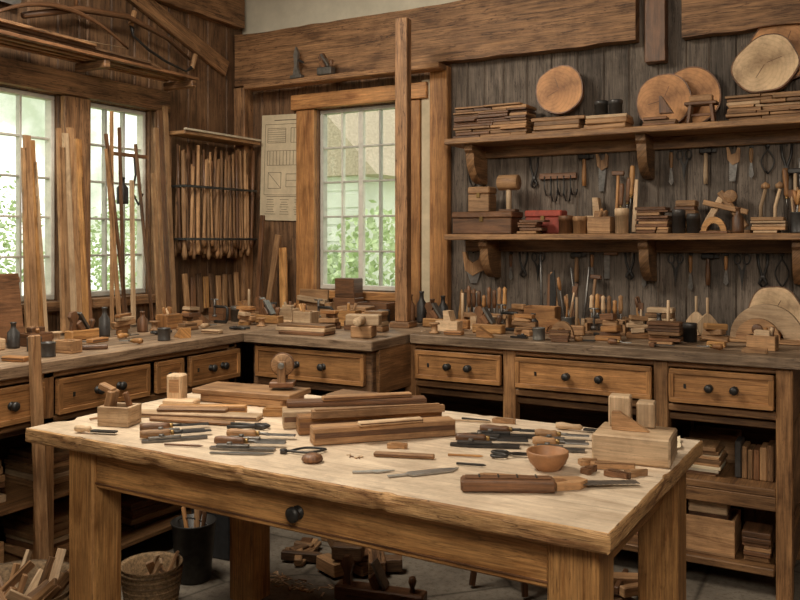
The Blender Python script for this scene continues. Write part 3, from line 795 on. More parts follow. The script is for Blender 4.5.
def teardrop(b):
    pts = [(.045*math.sin(a)*(1.0 if math.cos(a) < .2 else 1-.55*(math.cos(a)-.2)), .06+.055*math.cos(a)) for a in [i*2*pi/28 for i in range(28)]]
    b.prism(pts, .015, (0, 0, .004), PALE, (pi/2, 0, 0)); b.cyl(.006, .09, (0, -.008, .10), PALE); b.box((.08, .05, .008), (0, -.01, .004), MID)
one('wooden_scraper', teardrop, (-.72, 4.06, Z))
one('wooden_scraper', teardrop, (-.66, 3.97, Z), .5)
def carvedarc(b):
    n = 24
    out = [(.15*math.cos(pi*i/n), .15*math.sin(pi*i/n)) for i in range(n+1)]; inn = [(.05*math.cos(pi-pi*i/n)+.02, .05*math.sin(pi*i/n)) for i in range(n+1)]
    b.prism(out+inn, .035, (0, .0, 0), PALE, (pi/2, 0, 0), tint=.85)
    out = [(.09*math.cos(pi*i/n), .09*math.sin(pi*i/n)) for i in range(n+1)]
    b.prism(out, .03, (-.03, -.05, 0), MID, (pi/2, 0, 0), tint=1.1); b.cyl(.022, .02, (-.03, -.08, .045), WAL, (pi/2, 0, 0))
    b.box((.36, .13, .013), (0, -.06, -.0065), MID)
one('carved_wood_arch', carvedarc, (-.42, 4.06, Z+.014), 0)
lean_disc('wood_disc', -.40, 4.155, Z, .115, m=RING_B, lean=.1, amp=.15)
for x, nm, fn, kw in [(-1.91, 'hanging_saw', handsaw, dict(L=.08)), (-1.69, 'hanging_gouge', gouge, dict(L=.15)), (-1.62, 'hanging_pliers', pincers, dict(L=.13)), (-1.54, 'hanging_scissors', scissors, dict(L=.15)), (-1.33, 'hanging_hammer', hammer, dict(L=.15)), (-1.25, 'hanging_gouge', gouge, dict(L=.14)),
                      (-1.19, 'hanging_square', square_tool, dict(L=.12)), (-1.06, 'hanging_pliers', pincers, dict(L=.13)), (-.99, 'hanging_gouge', gouge, dict(L=.17)), (-.84, 'hanging_scissors', scissors, dict(L=.16)), (-.77, 'hanging_gouge', gouge, dict(L=.18)),
                      (-.69, 'hanging_hammer', hammer, dict(L=.15)), (-.61, 'hanging_gouge', gouge, dict(L=.15)), (-.54, 'hanging_scissors', scissors, dict(L=.17)), (-.45, 'hanging_pliers', pincers, dict(L=.15)), (-.37, 'hanging_calipers', caliper, dict(L=.15)), (-.16, 'hanging_square', square_tool, dict(L=.15))]:
    hang(nm, fn, x, 1.335, **kw)
for x, nm, fn, kw in [(-1.91, 'hanging_calipers', caliper, dict(L=.15)), (-1.56, 'hanging_pliers', pincers, dict(L=.16)), (-1.29, 'hanging_hammer', hammer, dict(L=.16)), (-1.20, 'hanging_saw', smallsaw, dict(L=.12)),
                      (-.86, 'hanging_gouge', gouge, dict(L=.17)), (-.80, 'hanging_scissors', scissors, dict(L=.16)), (-.70, 'hanging_hammer', hammer, dict(L=.17)), (-.58, 'hanging_saw', smallsaw, dict(L=.09)), (-.50, 'hanging_gouge', gouge, dict(L=.15)), (-.43, 'hanging_calipers', caliper, dict(L=.13)), (-.35, 'hanging_pliers', pincers, dict(L=.15)), (-.25, 'hanging_hammer', hammer, dict(L=.16))]:
    hang(nm, fn, x, 1.835, **kw)
one('dark_wood_crate', openbox, (-2.43, 4.04, Z), w=.20, d=.14, h=.10, m=WAL)
one('wooden_box', chest, (-2.46, 3.86, Z), .1, w=.17, d=.12, h=.09, m=MID)
b = B(); z = 0
for w, h, m in ((.15, .12, WAL), (.13, .11, WAL)): b.box((w, .1, h), (R.uniform(-.01, .01), 0, z+h/2), m); z += h
b.done('wood_block_stack', (-2.63, 4.05, Z))
one('saw_block', sawblock, (-2.64, 3.88, Z), .1, m=MID)
for i, x in enumerate((-2.28, -2.22, -2.15, -2.085, -2.02)):
    one('bottle', bottle, (x, 4.04, Z), r=.027, h=.13+.02*(i % 3), m=WAL if i % 2 else DTIN)
one('lidded_tin', lidtin, (-2.32, 3.92, Z), r=.035, h=.07, m=DTIN)
row(-2.62, -2.20, 3.69, Z); row(-2.62, -2.02, 3.54, Z)
b = B(); b.box((.10, .10, .055), (0, 0, .0275), MID); b.box((.16, .06, .05), (.0, 0, .08), PALE); b.cyl(.02, .09, (.0, -.03, .08), PALE, (pi/2, 0, 0))
b.done('wooden_clamp', (-2.06, 3.30, Z), (0, 0, .3))
one('wood_board_stack', stack, (-2.38, 3.28, Z), .1, w=.3, d=.12, n=3, t=.015)
row(-2.05, -.66, 3.86, Z); row(-1.9, -.32, 3.735, Z, gap=.04, excl=('tool_pot', 'bottle', 'wooden_mallet', 'g_clamp'))

placed = []
def scatter(x0, x1, y0, y1, z, n, r=.075, rnd=R, amin=-.5, amax=.9):
    k = 0; tries = 0
    while k < n and tries < n*60:
        tries += 1
        x, y = rnd.uniform(x0, x1), rnd.uniform(y0, y1)
        if any((x-a)**2+(y-c)**2 < (r+q)**2 for a, c, q, zz in placed if abs(zz-z) < .05): continue
        placed.append((x, y, r, z)); k += 1
        a = rnd.uniform(amin, amax)+(pi if rnd.random() < .3 else 0); ch = rnd.random()
        q = r*1.8
        cx = lambda L: (x-L/2*math.cos(a), y-L/2*math.sin(a), z)
        if ch < .14: one('wood_chisel', chisel, cx(q), a, L=q)
        elif ch < .22: one('metal_file', filetool, cx(q), a, L=q)
        elif ch < .32: one('wood_offcut', carved, (x, y, z), a, L=q, w=.04, h=.02, m=rnd.choice(HW))
        elif ch < .42: one('wood_board_stack', stack, (x, y, z), a, w=q, d=.06, n=rnd.randint(2, 4), t=.012, jit=.003)
        elif ch < .48: one('wooden_box', openbox, (x, y, z), a, w=.085, d=.06, h=.05, m=rnd.choice(HW))
        elif ch < .54: one('tin_cup', tin, (x, y, z), a, r=.028, h=.055, m=rnd.choice([DTIN, GTIN]))
        elif ch < .60: one('thread_spool', spool, (x, y, z), a, r=.026, h=.05)
        elif ch < .66: one('pliers', pincers, cx(q), a, L=q)
        elif ch < .72: one('wood_offcut_pile', pile, (x, y, z), a, n=4, w=q*.9, h=.05)
        elif ch < .78: one('wood_wedge', wedge, (x, y, z), a, m=rnd.choice(HW), w=.08, d=.05, h=.045)
        elif ch < .84: one('try_square', square_tool, (x-.04, y-.02, z), a*0, L=.08)
        elif ch < .90: one('plane_iron', planeiron, cx(q), a, L=q*.9, w=.03)
        else: one('wood_board', board, (x, y, z), a, L=q, w=.04, h=.018, m=rnd.choice(HW))
scatter(-1.85, -.35, 3.575, 3.62, Z, 14, .050, amin=-.2, amax=.2)
scatter(-2.80, -2.76, 1.5, 3.3, Z, 16, .055)
scatter(-2.985, -2.965, 1.5, 3.3, Z, 16, .056, amin=1.3, amax=1.8)
def rowy(y0, y1, x, z, gap=.01):
    y = y0; last = None
    while True:
        c = [k for k in KINDS if k[0] != last and k[0] != 'g_clamp' and y+k[1] <= y1]
        if not c: break
        k = R.choice(c); last = k[0]
        fn, kw = k[2](); one(k[0], fn, (x, y+k[1]/2, z), pi/2+R.uniform(-.06, .06), **kw)
        y += k[1]+gap*R.uniform(.3, 2)
rowy(1.4, 3.36, -3.12, Z)
row(-3.25, -2.72, 3.46, Z); row(-3.25, -2.74, 3.60, Z); row(-3.22, -2.74, 3.75, Z); row(-3.22, -2.98, 3.90, Z)

# ------------------------------------------------------------------ shelves clutter
Z = 1.9312
one('slat_stack', slats, (-1.74, 4.07, Z), w=.42, d=.15, h=.16)
one('wood_board_stack', stack, (-1.37, 4.06, Z), w=.28, d=.16, n=4, t=.02, mats=[MID, SHELF], jit=.004)
lean_disc('wood_disc', -1.39, 4.10, Z+.098, .125, m=RING_A, lean=.1)
def boards_tins(b):
    stack(b, w=.21, d=.15, n=3, t=.02, mats=[PALE, MID], jit=.004)
    for x in (-.035, .035): b.M = TM((x, -.01, .066)); lidtin(b, .032, .075, DTIN)
    b.M = Matrix.Identity(4)
one('board_stack_with_tins', boards_tins, (-1.12, 4.03, Z))
one('slat_stack', slats, (-.88, 4.00, Z), w=.17, d=.07, h=.035)
lean_disc('wood_disc', -.88, 4.115, Z, .130, m=RING_A, lean=.08)
lean_disc('wood_disc', -.77, 4.165, Z, .145, t=.025, m=RING_A, lean=.03)
one('wood_wedge', wedge, (-.84, 3.99, Z+.055), 0, w=.06, d=.04, h=.08, m=WAL)
def trestle(b):
    b.box((.14, .07, .015), (0, 0, .09), WAL)
    for x in (-.05, .05): b.box((.015, .06, .085), (x, 0, .0425), WAL, rot=(0, -.12*(1 if x > 0 else -1), 0))
    b.box((.1, .012, .012), (0, 0, .04), WAL); b.box((.1, .05, .03), (0, 0, .113), MID)
one('small_trestle', trestle, (-.69, 4.01, Z))
one('slat_stack', slats, (-.41, 4.06, Z), w=.36, d=.17, h=.10, mats=[PALE, MID, SHELF])
lean_disc('wood_disc', -.43, 4.11, Z+.122, .135, t=.04, m=RING_B, lean=.1, amp=.2)
lean_disc('wood_disc', -.36, 4.166, Z+.18, .15, t=.02, m=RING_A, lean=.02)
one('wood_board_stack', stack, (.08, 4.06, Z), w=.5, d=.17, n=6, t=.02)

Z = 1.4312
def chests(b):
    chest(b, w=.33, d=.16, h=.115); b.M = TM((-.03, 0, .116)); chest(b, w=.12, d=.1, h=.13, m=MID)
    b.M = TM((.12, 0, .116)); b.cyl(.04, .11, (-.055, 0, .15), MID, (0, pi/2, 0), 20); b.cyl(.014, .12, (0, 0, 0), PALE); b.box((.09, .06, .012), (0, 0, .006), WAL); b.M = Matrix.Identity(4)
one('wooden_chest', chests, (-1.77, 4.06, Z))
def hookset(b, n=5):
    for i in range(n):
        x = -.07+.14*i/(n-1)
        b.tube([(x, 0, 0), (x, 0, -.06-.03*(i % 2)), (x+.01, 0, -.10-.03*(i % 2)), (x+.03, 0, -.10-.03*(i % 2)), (x+.035, 0, -.07)], .004, IRON)
    b.box((.2, .02, .03), (0, .008, 0), WAL)
one('hook_rail', hookset, (-1.43, 4.18, Z+.30))
one('painted_box', chest, (-1.47, 4.12, Z), w=.19, d=.10, h=.12, m=RED)
row(-1.58, -1.38, 3.995, Z, excl=('g_clamp', 'hand_plane'))
one('lidded_tin', lidtin, (-1.335, 4.03, Z), r=.035, h=.09, m=WAL)
one('lidded_tin', lidtin, (-1.26, 4.02, Z), r=.034, h=.085, m=MID)
one('wooden_stand', sawblock, (-1.21, 4.14, Z), 0, m=PALE).scale = (.9, .9, 1.8)
one('chisel_set', upright_tools, (-1.07, 4.13, Z), n=5, span=.11, h=(.24, .33), lean=.04, tw=.08)
one('wooden_box', openbox, (-1.15, 4.0, Z), w=.11, d=.08, h=.08, m=MID, fill=3)
one('lidded_tin', lidtin, (-1.05, 4.0, Z), r=.032, h=.12, m=PALE)
one('slat_stack', slats, (-.91, 4.04, Z), w=.16, d=.13, h=.12, mats=[MID, WAL])
for i, x in enumerate((-.79, -.725)): one('lidded_tin', lidtin, (x, 4.01, Z), r=.029, h=.11-.02*i, m=DTIN)
one('wood_block_stack', stack, (-.775, 4.11, Z), w=.11, d=.09, n=6, t=.026, jit=.004)
def sculpt(b):
    b.box((.22, .09, .015), (0, 0, .0075), MID)
    b.box((.03, .03, .17), (-.06, 0, .09), PALE, rot=(0, .5, 0)); b.box((.03, .03, .2), (.03, 0, .11), MID, rot=(0, -.6, 0))
    b.cyl(.03, .03, (.02, .012, .17), MID, (pi/2, 0, 0)); b.box((.2, .02, .025), (0, -.02, .12), MID, rot=(0, .25, 0))
one('wooden_frame_clamp', sculpt, (-.60, 4.12, Z))
row(-.70, -.50, 4.0, Z, excl=('g_clamp', 'hand_plane'))
one('slat_stack', slats, (-.41, 4.03, Z), w=.15, d=.12, h=.06, mats=[PALE, MID])
def stickfig(b):
    b.tube([(0, 0, .0), (.0, 0, .12), (.02, 0, .2)], .008, PALE); b.lathe([(0, 0), (.018, .005), (.02, .02), (0, .035)], (.02, 0, .2), MID); b.cyl(.025, .015, (0, 0, 0), WAL)
one('turned_wood_finial', stickfig, (-.455, 4.15, Z)); one('turned_wood_finial', stickfig, (-.395, 4.15, Z))
one('chisel_set', upright_tools, (-.31, 4.13, Z), n=3, span=.08, h=(.26, .34), lean=.04)
one('tool_pot', potful, (-.29, 4.02, Z), r=.035, h=.09, m=DTIN)
one('wooden_chest', chest, (-.09, 4.05, Z), w=.2, d=.14, h=.12)

def figurine(b):
    b.box((.08, .04, .02), (0, 0, .01), GTIN); b.prism([(0, 0), (.05, 0), (.03, .05), (.038, .13), (.02, .17), (.005, .12), (.012, .06)], .02, (-.025, .01, .02), GTIN, (pi/2, 0, 0))
    b.box((.04, .015, .012), (.03, 0, .1), IRON, rot=(0, .5, 0))
one('iron_figurine', figurine, (-3.0, 4.055, 2.3615))
one('hand_plane', plane_tool, (-2.79, 4.055, 2.3615), 0, L=.10, m=GTIN)

b = B(); b.box((.40, .003, .66), (0, 0, 0), PAPER, bev=.0005, tint=.95)
def ln(x, z, w, h, a=0): b.box((w, .0012, h), (x, -.0022, z), INK, rot=(0, a, 0), bev=.0001)
def rect(x, z, w, h):
    for s in (-1, 1): ln(x, z+s*h/2, w, .0025); ln(x+s*w/2, z, .0025, h)
rect(0, .05, .34, .44); rect(-.08, .2, .14, .09); rect(.09, .2, .12, .09); rect(-.02, .06, .26, .09)
for i in range(10): ln(-.13+i*.026, .06, .0025, .09)
for i in range(5): ln(.03+i*.024, .2, .0022, .09)
for i in range(6): ln(-.08, .165+.014*i, .14, .002)
rect(-.09, -.08, .1, .1); ln(-.09, -.08, .14, .0025, .78); rect(.07, -.08, .14, .08); ln(.07, -.08, .14, .002)
ln(0, .295, .2, .005); ln(0, -.18, .3, .0025)
for i in range(7):
    for k in range(3): ln(-.12+k*.11, -.20-.015*i, R.uniform(.04, .09), .0026)
b.done('blueprint_poster', (-3.18, 4.190, 1.85), (0, .03, 0))

# ------------------------------------------------------------------ left wall
b = B()
b.box((.15, .66, .022), (0, 0, .66), SHELF, tint=1.3); b.box((.02, .66, .012), (.075, 0, .677), CREAM)
for z in (.36, .06):
    b.box((.012, .62, .014), (.062, 0, z), IRON); b.box((.012, .62, .014), (-.06, 0, z), IRON)
    for y in (-.31, .31): b.box((.13, .012, .014), (0, y, z), IRON)
for y in (-.31, .31): b.box((.02, .02, .66), (-.06, y, .33), BEAM)
for lay in (-.035, .0, .035):
    for i in range(24):
        y = -.29+.58*i/23+R.uniform(-.006, .006)
        rr = R.uniform(.009, .013); h = R.uniform(.50, .63); z0 = R.uniform(-.06, .02)
        b.lathe([(0, 0), (rr*.8, 0), (rr*1.3, .03), (rr*.8, .08), (rr, h*.5), (rr*.7, h), (0, h)], (lay, y, z0), R.choice([MID, SHELF, WAL, BEAM, WAL, MID, BEAM]), (R.uniform(-.05, .05), R.uniform(-.02, .02), 0), 10, tint=R.uniform(.55, 1.2))
b.done('tool_handle_rack', (-3.43, 3.82, 1.345))
def lowl(b):
    for i in range(9):
        b.box((.018, .035, .22+R.uniform(-.04, .02)), (0, -.22+i*.055, .135), R.choice([WAL, MID, DARKB, OAK]), rot=(R.uniform(-.06, .06), -.06, 0))
one('wood_lath_bundle', lowl, (-3.46, 3.83, BZ+.004))
def lathset(b, specs):
    for (y, h, w, ln_, rx, m) in specs:
        n = 5; ph = R.uniform(0, 6)
        pts = [(w/2*(1+.2*noise.noise((k*.7, ph, 0))), h*k/n) for k in range(n+1)]
        outl = [(-p, z) for p, z in pts]+[(p, z) for p, z in pts[::-1]]
        M0 = b.M.copy(); b.M = M0 @ TM((0, y, .012), (rx, -ln_, 0)); b.prism(outl, .014, (.007, 0, 0), m, (pi/2, 0, pi/2)); b.M = M0
one('wood_lath_bundle', lathset, (-3.36, 2.52, BZ+.001), specs=[(0, .92, .035, .06, 0, MID), (.035, .90, .025, .06, .01, OAK), (-.035, .86, .022, .06, -.02, MID), (.06, .8, .018, .06, .03, PALE)])
one('wood_lath_bundle', lathset, (-3.34, 2.72, BZ+.001), specs=[(0, .95, .035, .06, 0, PALE), (.035, .98, .030, .06, .01, MID), (-.035, .88, .030, .06, -.01, MID), (.07, .93, .035, .06, 0, OAK), (.10, .85, .018, .06, .02, WAL), (-.06, .97, .02, .06, -.02, MID)])
one('wood_lath_bundle', lathset, (-3.34, 2.95, BZ+.001), specs=[(0, 1.1, .014, .07, -.06, MID), (.05, .9, .018, .07, .03, MID), (.08, 1.02, .012, .07, -.03, WAL), (.1, .98, .014, .07, .08, WAL), (.14, .75, .02, .07, -.05, PALE)])
one('wood_lath_bundle', lathset, (-3.37, 3.28, BZ+.001), specs=[(-.03, .95, .012, .07, .06, WAL), (.02, .8, .025, .06, .0, MID), (.055, 1.05, .025, .06, .0, MID), (.09, 1.15, .03, .06, .0, WAL), (.13, 1.18, .03, .06, .0, MID)])
b = B(); b.box((.02, .30, .30), (0, 0, .15), WAL, rot=(0, -.15, 0)); b.box((.03, .32, .03), (.004, 0, .05), WAL, rot=(0, -.15, 0)); b.box((.03, .32, .03), (-.03, 0, .27), WAL, rot=(0, -.15, 0))
b.done('dark_wood_panel', (-3.28, 2.25, BZ+.004))
def hanging(b):
    b.tube([(0, 0, 0), (.0, .01, -.14)], .003, IRON); bb = b.M.copy()
    b.M = b.M @ TM((0, .01, -.26)); bottle(b, .03, .14, IRON); b.M = bb
    b.tube([(0, .09, .0), (.0, .1, -.1), (0, .08, -.2), (0, .12, -.26), (0, .15, -.2)], .006, IRON)
    b.box((.015, .24, .02), (0, .06, 0), WAL)
one('hanging_oil_can', hanging, (XL+.09, 3.12, 1.85))
def ovrack(b):
    for y in (-.9, 0, .75, 1.35):
        b.box((.22, .035, .04), (.11, y, 0), BEAM)
    for i in range(7):
        L = 2.4+R.uniform(-.4, .0)
        b.box((.028, L, .016), (.02+i*.032, 1.36-L/2+R.uniform(-.03, .08), .030+.012*(i % 2)), R.choice([BEAM, WAL, DARKB, SHELF]), rot=(R.uniform(-.004, .004), 0, R.uniform(-.006, .006)))
    for i in range(9):
        L = R.uniform(1.0, 2.0)
        b.box((.022, L, .014), (.03+i*.022, R.uniform(-.2, .4), .062+.012*(i % 3)), R.choice([BEAM, WAL, DARKB]), rot=(R.uniform(-.01, .015), 0, R.uniform(-.02, .02)))
one('overhead_lumber_rack', ovrack, (XL+.055, 2.12, 2.262))
def bow(b):
    b.tube([(0, -.42+.84*i/14, .14*(1-((i-7)/7)**2)) for i in range(15)], [.006+.008*(1-abs(i-7)/7) for i in range(15)], WAL)
    b.tube([(0, -.42, 0), (0, .42, 0)], .002, PALE)
one('wooden_bow', bow, (XL+.12, 2.72, 2.385), rx=.05)
def pole(b): b.tube([(0, 0, 0), (.02, .3, .10), (.03, .6, .13), (.02, .9, .08), (0, 1.1, .0)], [.016, .018, .017, .013, .008], WAL); b.tube([(0, .3, .1), (.03, .28, .22)], .009, WAL)
one('bent_branch', pole, (XL+.07, 2.55, 2.45))
def drawknife(b):
    b.tube([(0, -.25, .05), (0, -.22, .0), (0, -.1, -.02), (0, .05, -.02), (0, .2, .0), (0, .24, .05)], [.012, .006, .008, .008, .006, .012], IRON)
    b.cyl(.014, .09, (0, -.25, .04), MID); b.cyl(.014, .09, (0, .24, .04), MID)
one('drawknife', drawknife, (XL+.05, 3.45, 2.44), rx=-.3)
o = one('hand_saw', handsaw, (XL+.035, 2.05, 2.56)); o.rotation_euler = (pi/2, .1, pi/2)
one('plank_offcut', lambda b: b.box((.03, .9, .10), (0, 0, 0), BEAM), (XL+.02, 3.6, 2.62), rx=-.35)

b = B(); b.box((.2, .02, .16), (0, 0, .08), MID, rot=(-.1, 0, 0)); b.box((.22, .06, .02), (0, .0, .01), MID); b.box((.2, .03, .03), (0, -.02, .1), PALE, rot=(0, .1, 0))
b.done('wooden_jig', (-2.86, 4.03, BZ+.002))
b = B(); b.box((.04, .02, .48), (0, 0, .24), MID, rot=(-.08, .12, 0)); b.box((.05, .02, .4), (.08, 0, .2), OAK, rot=(-.08, -.08, 0)); b.box((.03, .02, .6), (-.1, 0, .3), WAL, rot=(-.05, .03, 0))
b.done('wood_offcut_bundle', (-3.20, 4.08, BZ+.004))

# ------------------------------------------------------------------ under benches and floor
Z = .4312
def papers(b, w=.2, d=.16, n=9):
    z = 0
    for i in range(n):
        t = R.uniform(.004, .016); b.box((w*R.uniform(.8, 1), d*R.uniform(.85, 1), t), (R.uniform(-.01, .01), 0, z+t/2), R.choice([PAPER, MID, CREAM, MID, WAL, SHELF]), rot=(0, 0, R.uniform(-.06, .06))); z += t
one('paper_stack', papers, (-.635, 3.70, Z), w=.17, d=.16, n=11)
def books(b, n=5, h=.16, w=.02):
    x = 0
    for i in range(n):
        t = R.uniform(.8, 1.4)*w; hh = h*R.uniform(.8, 1.05); c = R.choice([WAL, MID, DTIN, BEAM, SHELF])
        b.box((t-.002, .11, hh), (x+t/2, 0, hh/2), c); b.box((t-.006, .108, hh-.008), (x+t/2, .004, hh/2), PAPER); x += t
one('book_row', books, (-.50, 3.71, Z), n=6, h=.15)
one('wooden_box', openbox, (-.62, 3.95, Z), w=.2, d=.14, h=.12)
Z = .1212
one('wooden_crate', openbox, (-.60, 3.68, Z), w=.22, d=.18, h=.15, m=MID, fill=4)
one('wooden_crate', openbox, (-.42, 3.95, Z), w=.14, d=.2, h=.18, m=WAL)
one('wood_board_stack', stack, (-.41, 3.66, Z), w=.11, d=.14, n=6, t=.018, jit=.003, mats=[WAL, SHELF, MID])
for x, y, w, h, m in [(-1.72, 3.78, .3, .24, WAL), (-1.27, 3.76, .26, .2, MID), (-.96, 3.8, .24, .3, WAL)]:
    one('storage_crate', openbox, (x, y, Z), R.uniform(-.1, .1), w=w, d=.24, h=h, m=m, fill=6)
one('wood_board_stack', stack, (-2.3, 3.6, .3062), 0, w=.4, d=.3, n=7, t=.03)
for z in (.1212, .4212):
    for y in (1.42, 1.86, 2.32, 2.8):
        if R.random() < .5: one('wood_board_stack', stack, (-2.96, y, z), pi/2+R.uniform(-.05, .05), w=.32, d=.26, n=R.randint(4, 7), t=.026, jit=.006)
        else: one('storage_crate', openbox, (-2.96, y, z), pi/2+R.uniform(-.05, .05), w=.28, d=.26, h=.15, m=R.choice([MID, WAL, SHELF]), fill=4)
b = B(); b.box((.025, .04, 1.05), (0, 0, .53), MID, rot=(0, -.06, 0)); b.done('wood_plank', (-2.60, 1.98, .004))
def bucket(b, r=.12, h=.24, m=GTIN):
    b.lathe([(0, 0), (r*.75, 0), (r*.78, .01), (r, h-.01), (r*1.05, h), (r*.97, h), (r*.74, .02), (0, .02)], (0, 0, 0), m, seg=28)
    b.tube([(r*math.cos(a), 0, h+r*.9*math.sin(a)*.35-.02) for a in [i*pi/10 for i in range(11)]], .003, IRON)
    for i in range(5):
        b.cyl(.009, h*1.1, (R.uniform(-r*.3, r*.3), R.uniform(-r*.3, r*.3), .03), R.choice(HW), (R.uniform(-.25, .25), R.uniform(-.25, .25), 0), 8)
def basket(b, r=.2, h=.28, k2=12, L=(.25, .36)):
    b.lathe([(0, 0), (r*.75, 0), (r*.95, h*.5), (r, h), (r*1.06, h+.01), (r*.95, h), (r*.88, h*.5), (r*.7, .02), (0, .02)], (0, 0, 0), WICK, seg=28)
    for k in range(8):
        z = h*(k+.5)/8; rr = r*(.77+.22*(k+.5)/8)+.004
        b.tube([(rr*math.cos(a*pi/12), rr*math.sin(a*pi/12), z) for a in range(24)], .006, WICK, 6, closed=True)
    for i in range(k2):
        a = R.uniform(0, 6.28); b.box((.03, .012, R.uniform(*L)), (R.uniform(-r*.4, r*.4), R.uniform(-r*.4, r*.4), h*.72), R.choice([PALE, MID, SHELF]), rot=(R.uniform(-.9, .9), R.uniform(-.9, .9), a))
one('wicker_basket', basket, (-2.38, 2.30, .001), 0, r=.11, h=.17, k2=6, L=(.14, .2))
one('dark_bucket', bucket, (-2.45, 2.60, .001), 0, r=.09, h=.24, m=IRON)
def bin(b, w=.2, d=.18, h=.36):
    b.box((w, d, .01), (0, 0, .005), BLACKP)
    for sx in (-1, 1): b.box((.006, d, h), (sx*w/2, 0, h/2+.005), BLACKP)
    for sy in (-1, 1): b.box((w, .006, h), (0, sy*d/2, h/2+.005), BLACKP)
    b.box((w+.03, .02, .02), (0, -d/2, h), BLACKP); b.box((w+.03, .02, .02), (0, d/2, h), BLACKP)
    b.box((.02, d, .02), (w/2, 0, h), BLACKP); b.box((.02, d, .02), (-w/2, 0, h), BLACKP)
one('waste_bin', bin, (-2.56, 2.90, .001), .1)
one('wicker_basket', basket, (-2.42, 1.74, .001), k2=26, L=(.22, .42))
def stool(b):
    b.cyl(.17, .035, (0, 0, .34), WAL, seg=28)
    for i in range(4):
        a = pi/4+i*pi/2; b.tube([(.11*math.cos(a), .11*math.sin(a), .34), (.16*math.cos(a), .16*math.sin(a), 0.012)], [.016, .014], WAL)
    b.tube([(.135*math.cos(i*pi/2+pi/4), .135*math.sin(i*pi/2+pi/4), .17) for i in range(4)], .009, WAL, closed=True)
one('wooden_stool', stool, (-1.3, 3.2, 0))
def scraps(b, n=16, ax=.3, ay=.2, big=0, flat=0):
    for i in range(n):
        L = R.uniform(.08, .26); h = R.uniform(.012, .04)+big
        zl = (h/2+.006) if (flat or i < n*.6) else .075+h/2
        b.box((L, R.uniform(.02, .06)+big, h), (R.uniform(-ax, ax), R.uniform(-ay, ay), zl), R.choice([WAL, MID, BEAM, MID, DARKB]), rot=(R.uniform(-.05, .05)*(i % 2), R.uniform(-.05, .05)*(i % 2), R.uniform(0, 3)), tint=R.uniform(.5, 1.1))
def bigplane(b): plane_tool(b, L=.36, m=WAL)
one('wood_scrap_pile', scraps, (-1.95, 3.0, .004), n=10, ax=.13, ay=.08, big=.03)
one('jointer_plane', bigplane, (-1.66, 2.78, .002), .2).scale = (1, 1.3, 1.3)
one('wood_scrap_pile', scraps, (-1.42, 2.50, .004), n=7, ax=.10, ay=.06, big=.03)
one('wood_scrap_pile', scraps, (-.85, 3.25, .004), n=10, ax=.12, ay=.12)
one('wood_scrap_pile', scraps, (-2.2, 3.02, .004), n=9, ax=.06, ay=.08, flat=1)
one('wood_scrap_pile', scraps, (-1.0, 2.55, .004), n=10, ax=.2, ay=.10, flat=1)
one('paper_sheet', sheet, (-1.80, 2.30, .001), .3, w=.21, d=.28)
one('wood_shavings', shav, (-1.95, 2.08, .001), n=60, ax=.10, ay=.05, s=1.8)
one('wood_shavings', shav, (-2.05, 2.76, .001), n=70, ax=.16, ay=.06, s=2.0)
one('wood_shavings', shav, (-.60, 3.1, .001), n=70, ax=.12, ay=.2, s=2.0)

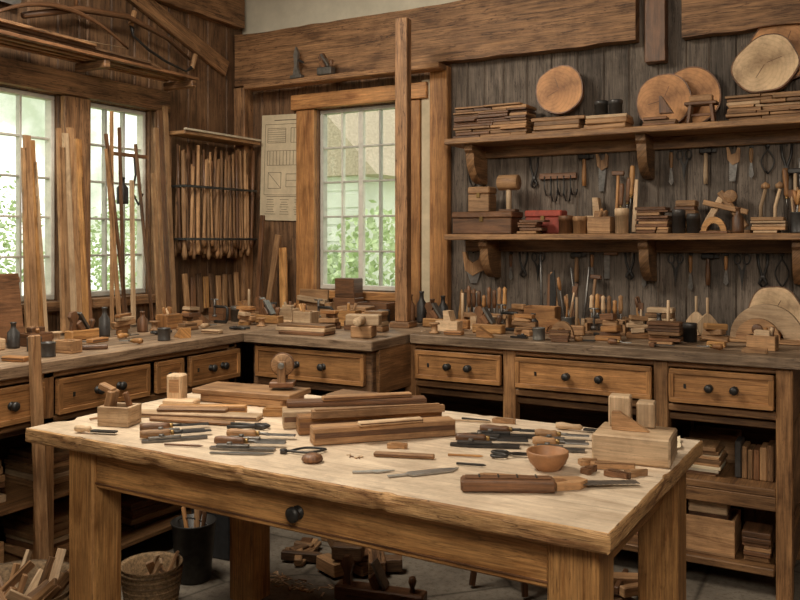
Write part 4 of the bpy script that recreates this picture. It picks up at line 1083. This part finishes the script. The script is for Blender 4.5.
# ------------------------------------------------------------------ outside
b = B(); b.bx(-20, 20, YB+.4, 22, -.4, -.3, GRASS, bev=.01, tint=1); b.bx(-22, XL-.4, -12, YB+.39, -.4, -.3, GRASS, bev=.01, tint=1); b.done('garden_ground')
b = B()
b.bx(-8.2, -6.3, 10.0, 13, -.3, 2.35, SIDING, bev=.01, tint=1)
for i in range(11): b.bx(-8.22, -6.28, 9.975, 10.0, -.3+i*.24, -.3+i*.24+.2, SIDING, tint=R.uniform(.9, 1.05))
b.prism([(-8.6, 2.3), (-5.9, 2.3), (-7.25, 3.7)], 3.4, (0, 13.2, 0), ROOF, (pi/2, 0, 0), tint=1)
b.bx(-7.5, -6.9, 9.94, 9.97, .9, 1.9, GTIN, bev=.01)
b.done('outbuilding')
def shrub(b, r=1.2, n=1800):
    V = []; F = []; U = []
    for i in range(n):
        d = Vector((R.gauss(0, 1), R.gauss(0, 1), R.gauss(0, 1))).normalized()*r*(R.uniform(.55, 1.0))*(1+.3*noise.noise(Vector((R.random()*3, i*.01, 0))))
        a = Vector((R.gauss(0, 1), R.gauss(0, 1), R.gauss(0, 1))).normalized()*.06; c = a.orthogonal().normalized()*.03
        k = len(V); V += [tuple(d-a), tuple(d+c), tuple(d+a), tuple(d-c)]; F.append([k, k+1, k+2, k+3]); U.append([(0, 0)]*4)
    b.add(V, F, U, LEAF, TM((0, 0, r)), 1.0)
    b.tube([(0, 0, -.5), (0, 0, r)], .08, SIDING)
for (x, y, z, r) in [(-13.6, 6.6, -.3, 1.3), (-15.5, 10.0, -.3, 1.6), (-13.0, 12.2, -.3, 1.3), (-6.4, 9.0, -.3, .85), (-5.3, 9.3, -.1, 1.0), (-16, 7.5, .5, 1.9)]:
    one('garden_shrub', shrub, (x, y, z), r=r)

# ------------------------------------------------------------------ world, lights, camera
w = bpy.data.worlds.new('outdoors'); SC.world = w; w.use_nodes = True; t = w.node_tree; t.nodes.clear()
o = t.nodes.new('ShaderNodeOutputWorld'); bg = t.nodes.new('ShaderNodeBackground')
tc = t.nodes.new('ShaderNodeTexCoord').outputs['Generated']
c = ramp(t, noi(t, tc, 10, 6, .6), [(.36, (.29, .33, .22)), (.48, (.44, .46, .37)), (.60, (1, .985, .92))])
t.links.new(c, bg.inputs[0]); bg.inputs[1].default_value = 2.8; t.links.new(bg.outputs[0], o.inputs[0])
def area(name, loc, target, size, e, col):
    l = bpy.data.lights.new(name, 'AREA'); l.shape = 'RECTANGLE'; l.size = size[0]; l.size_y = size[1]; l.energy = e; l.color = col
    ob = bpy.data.objects.new(name, l); SC.collection.objects.link(ob); ob.location = loc
    ob.rotation_euler = (Vector(target)-Vector(loc)).to_track_quat('-Z', 'Y').to_euler()
area('added_area_light', (-2.3, 2.0, 3.08), (-1.5, 2.4, 0), (1.2, 1.0), 92, (1, .915, .77))  # added key light from upper left over the table, no real fixture
area('added_area_light', (.3, -.2, 2.9), (-1.5, 3.2, 1.1), (1.6, 1.2), 76, (1, .90, .75))  # added fill light from the camera side, no real fixture
SC.view_settings.view_transform = 'Standard'
cam = bpy.data.cameras.new('camera'); co = bpy.data.objects.new('camera', cam); SC.collection.objects.link(co)
co.location = (0, 0, 1.4); co.rotation_euler = (pi/2, 0, math.radians(29.5)); cam.lens = 37.8; cam.shift_y = -.075
SC.camera = co
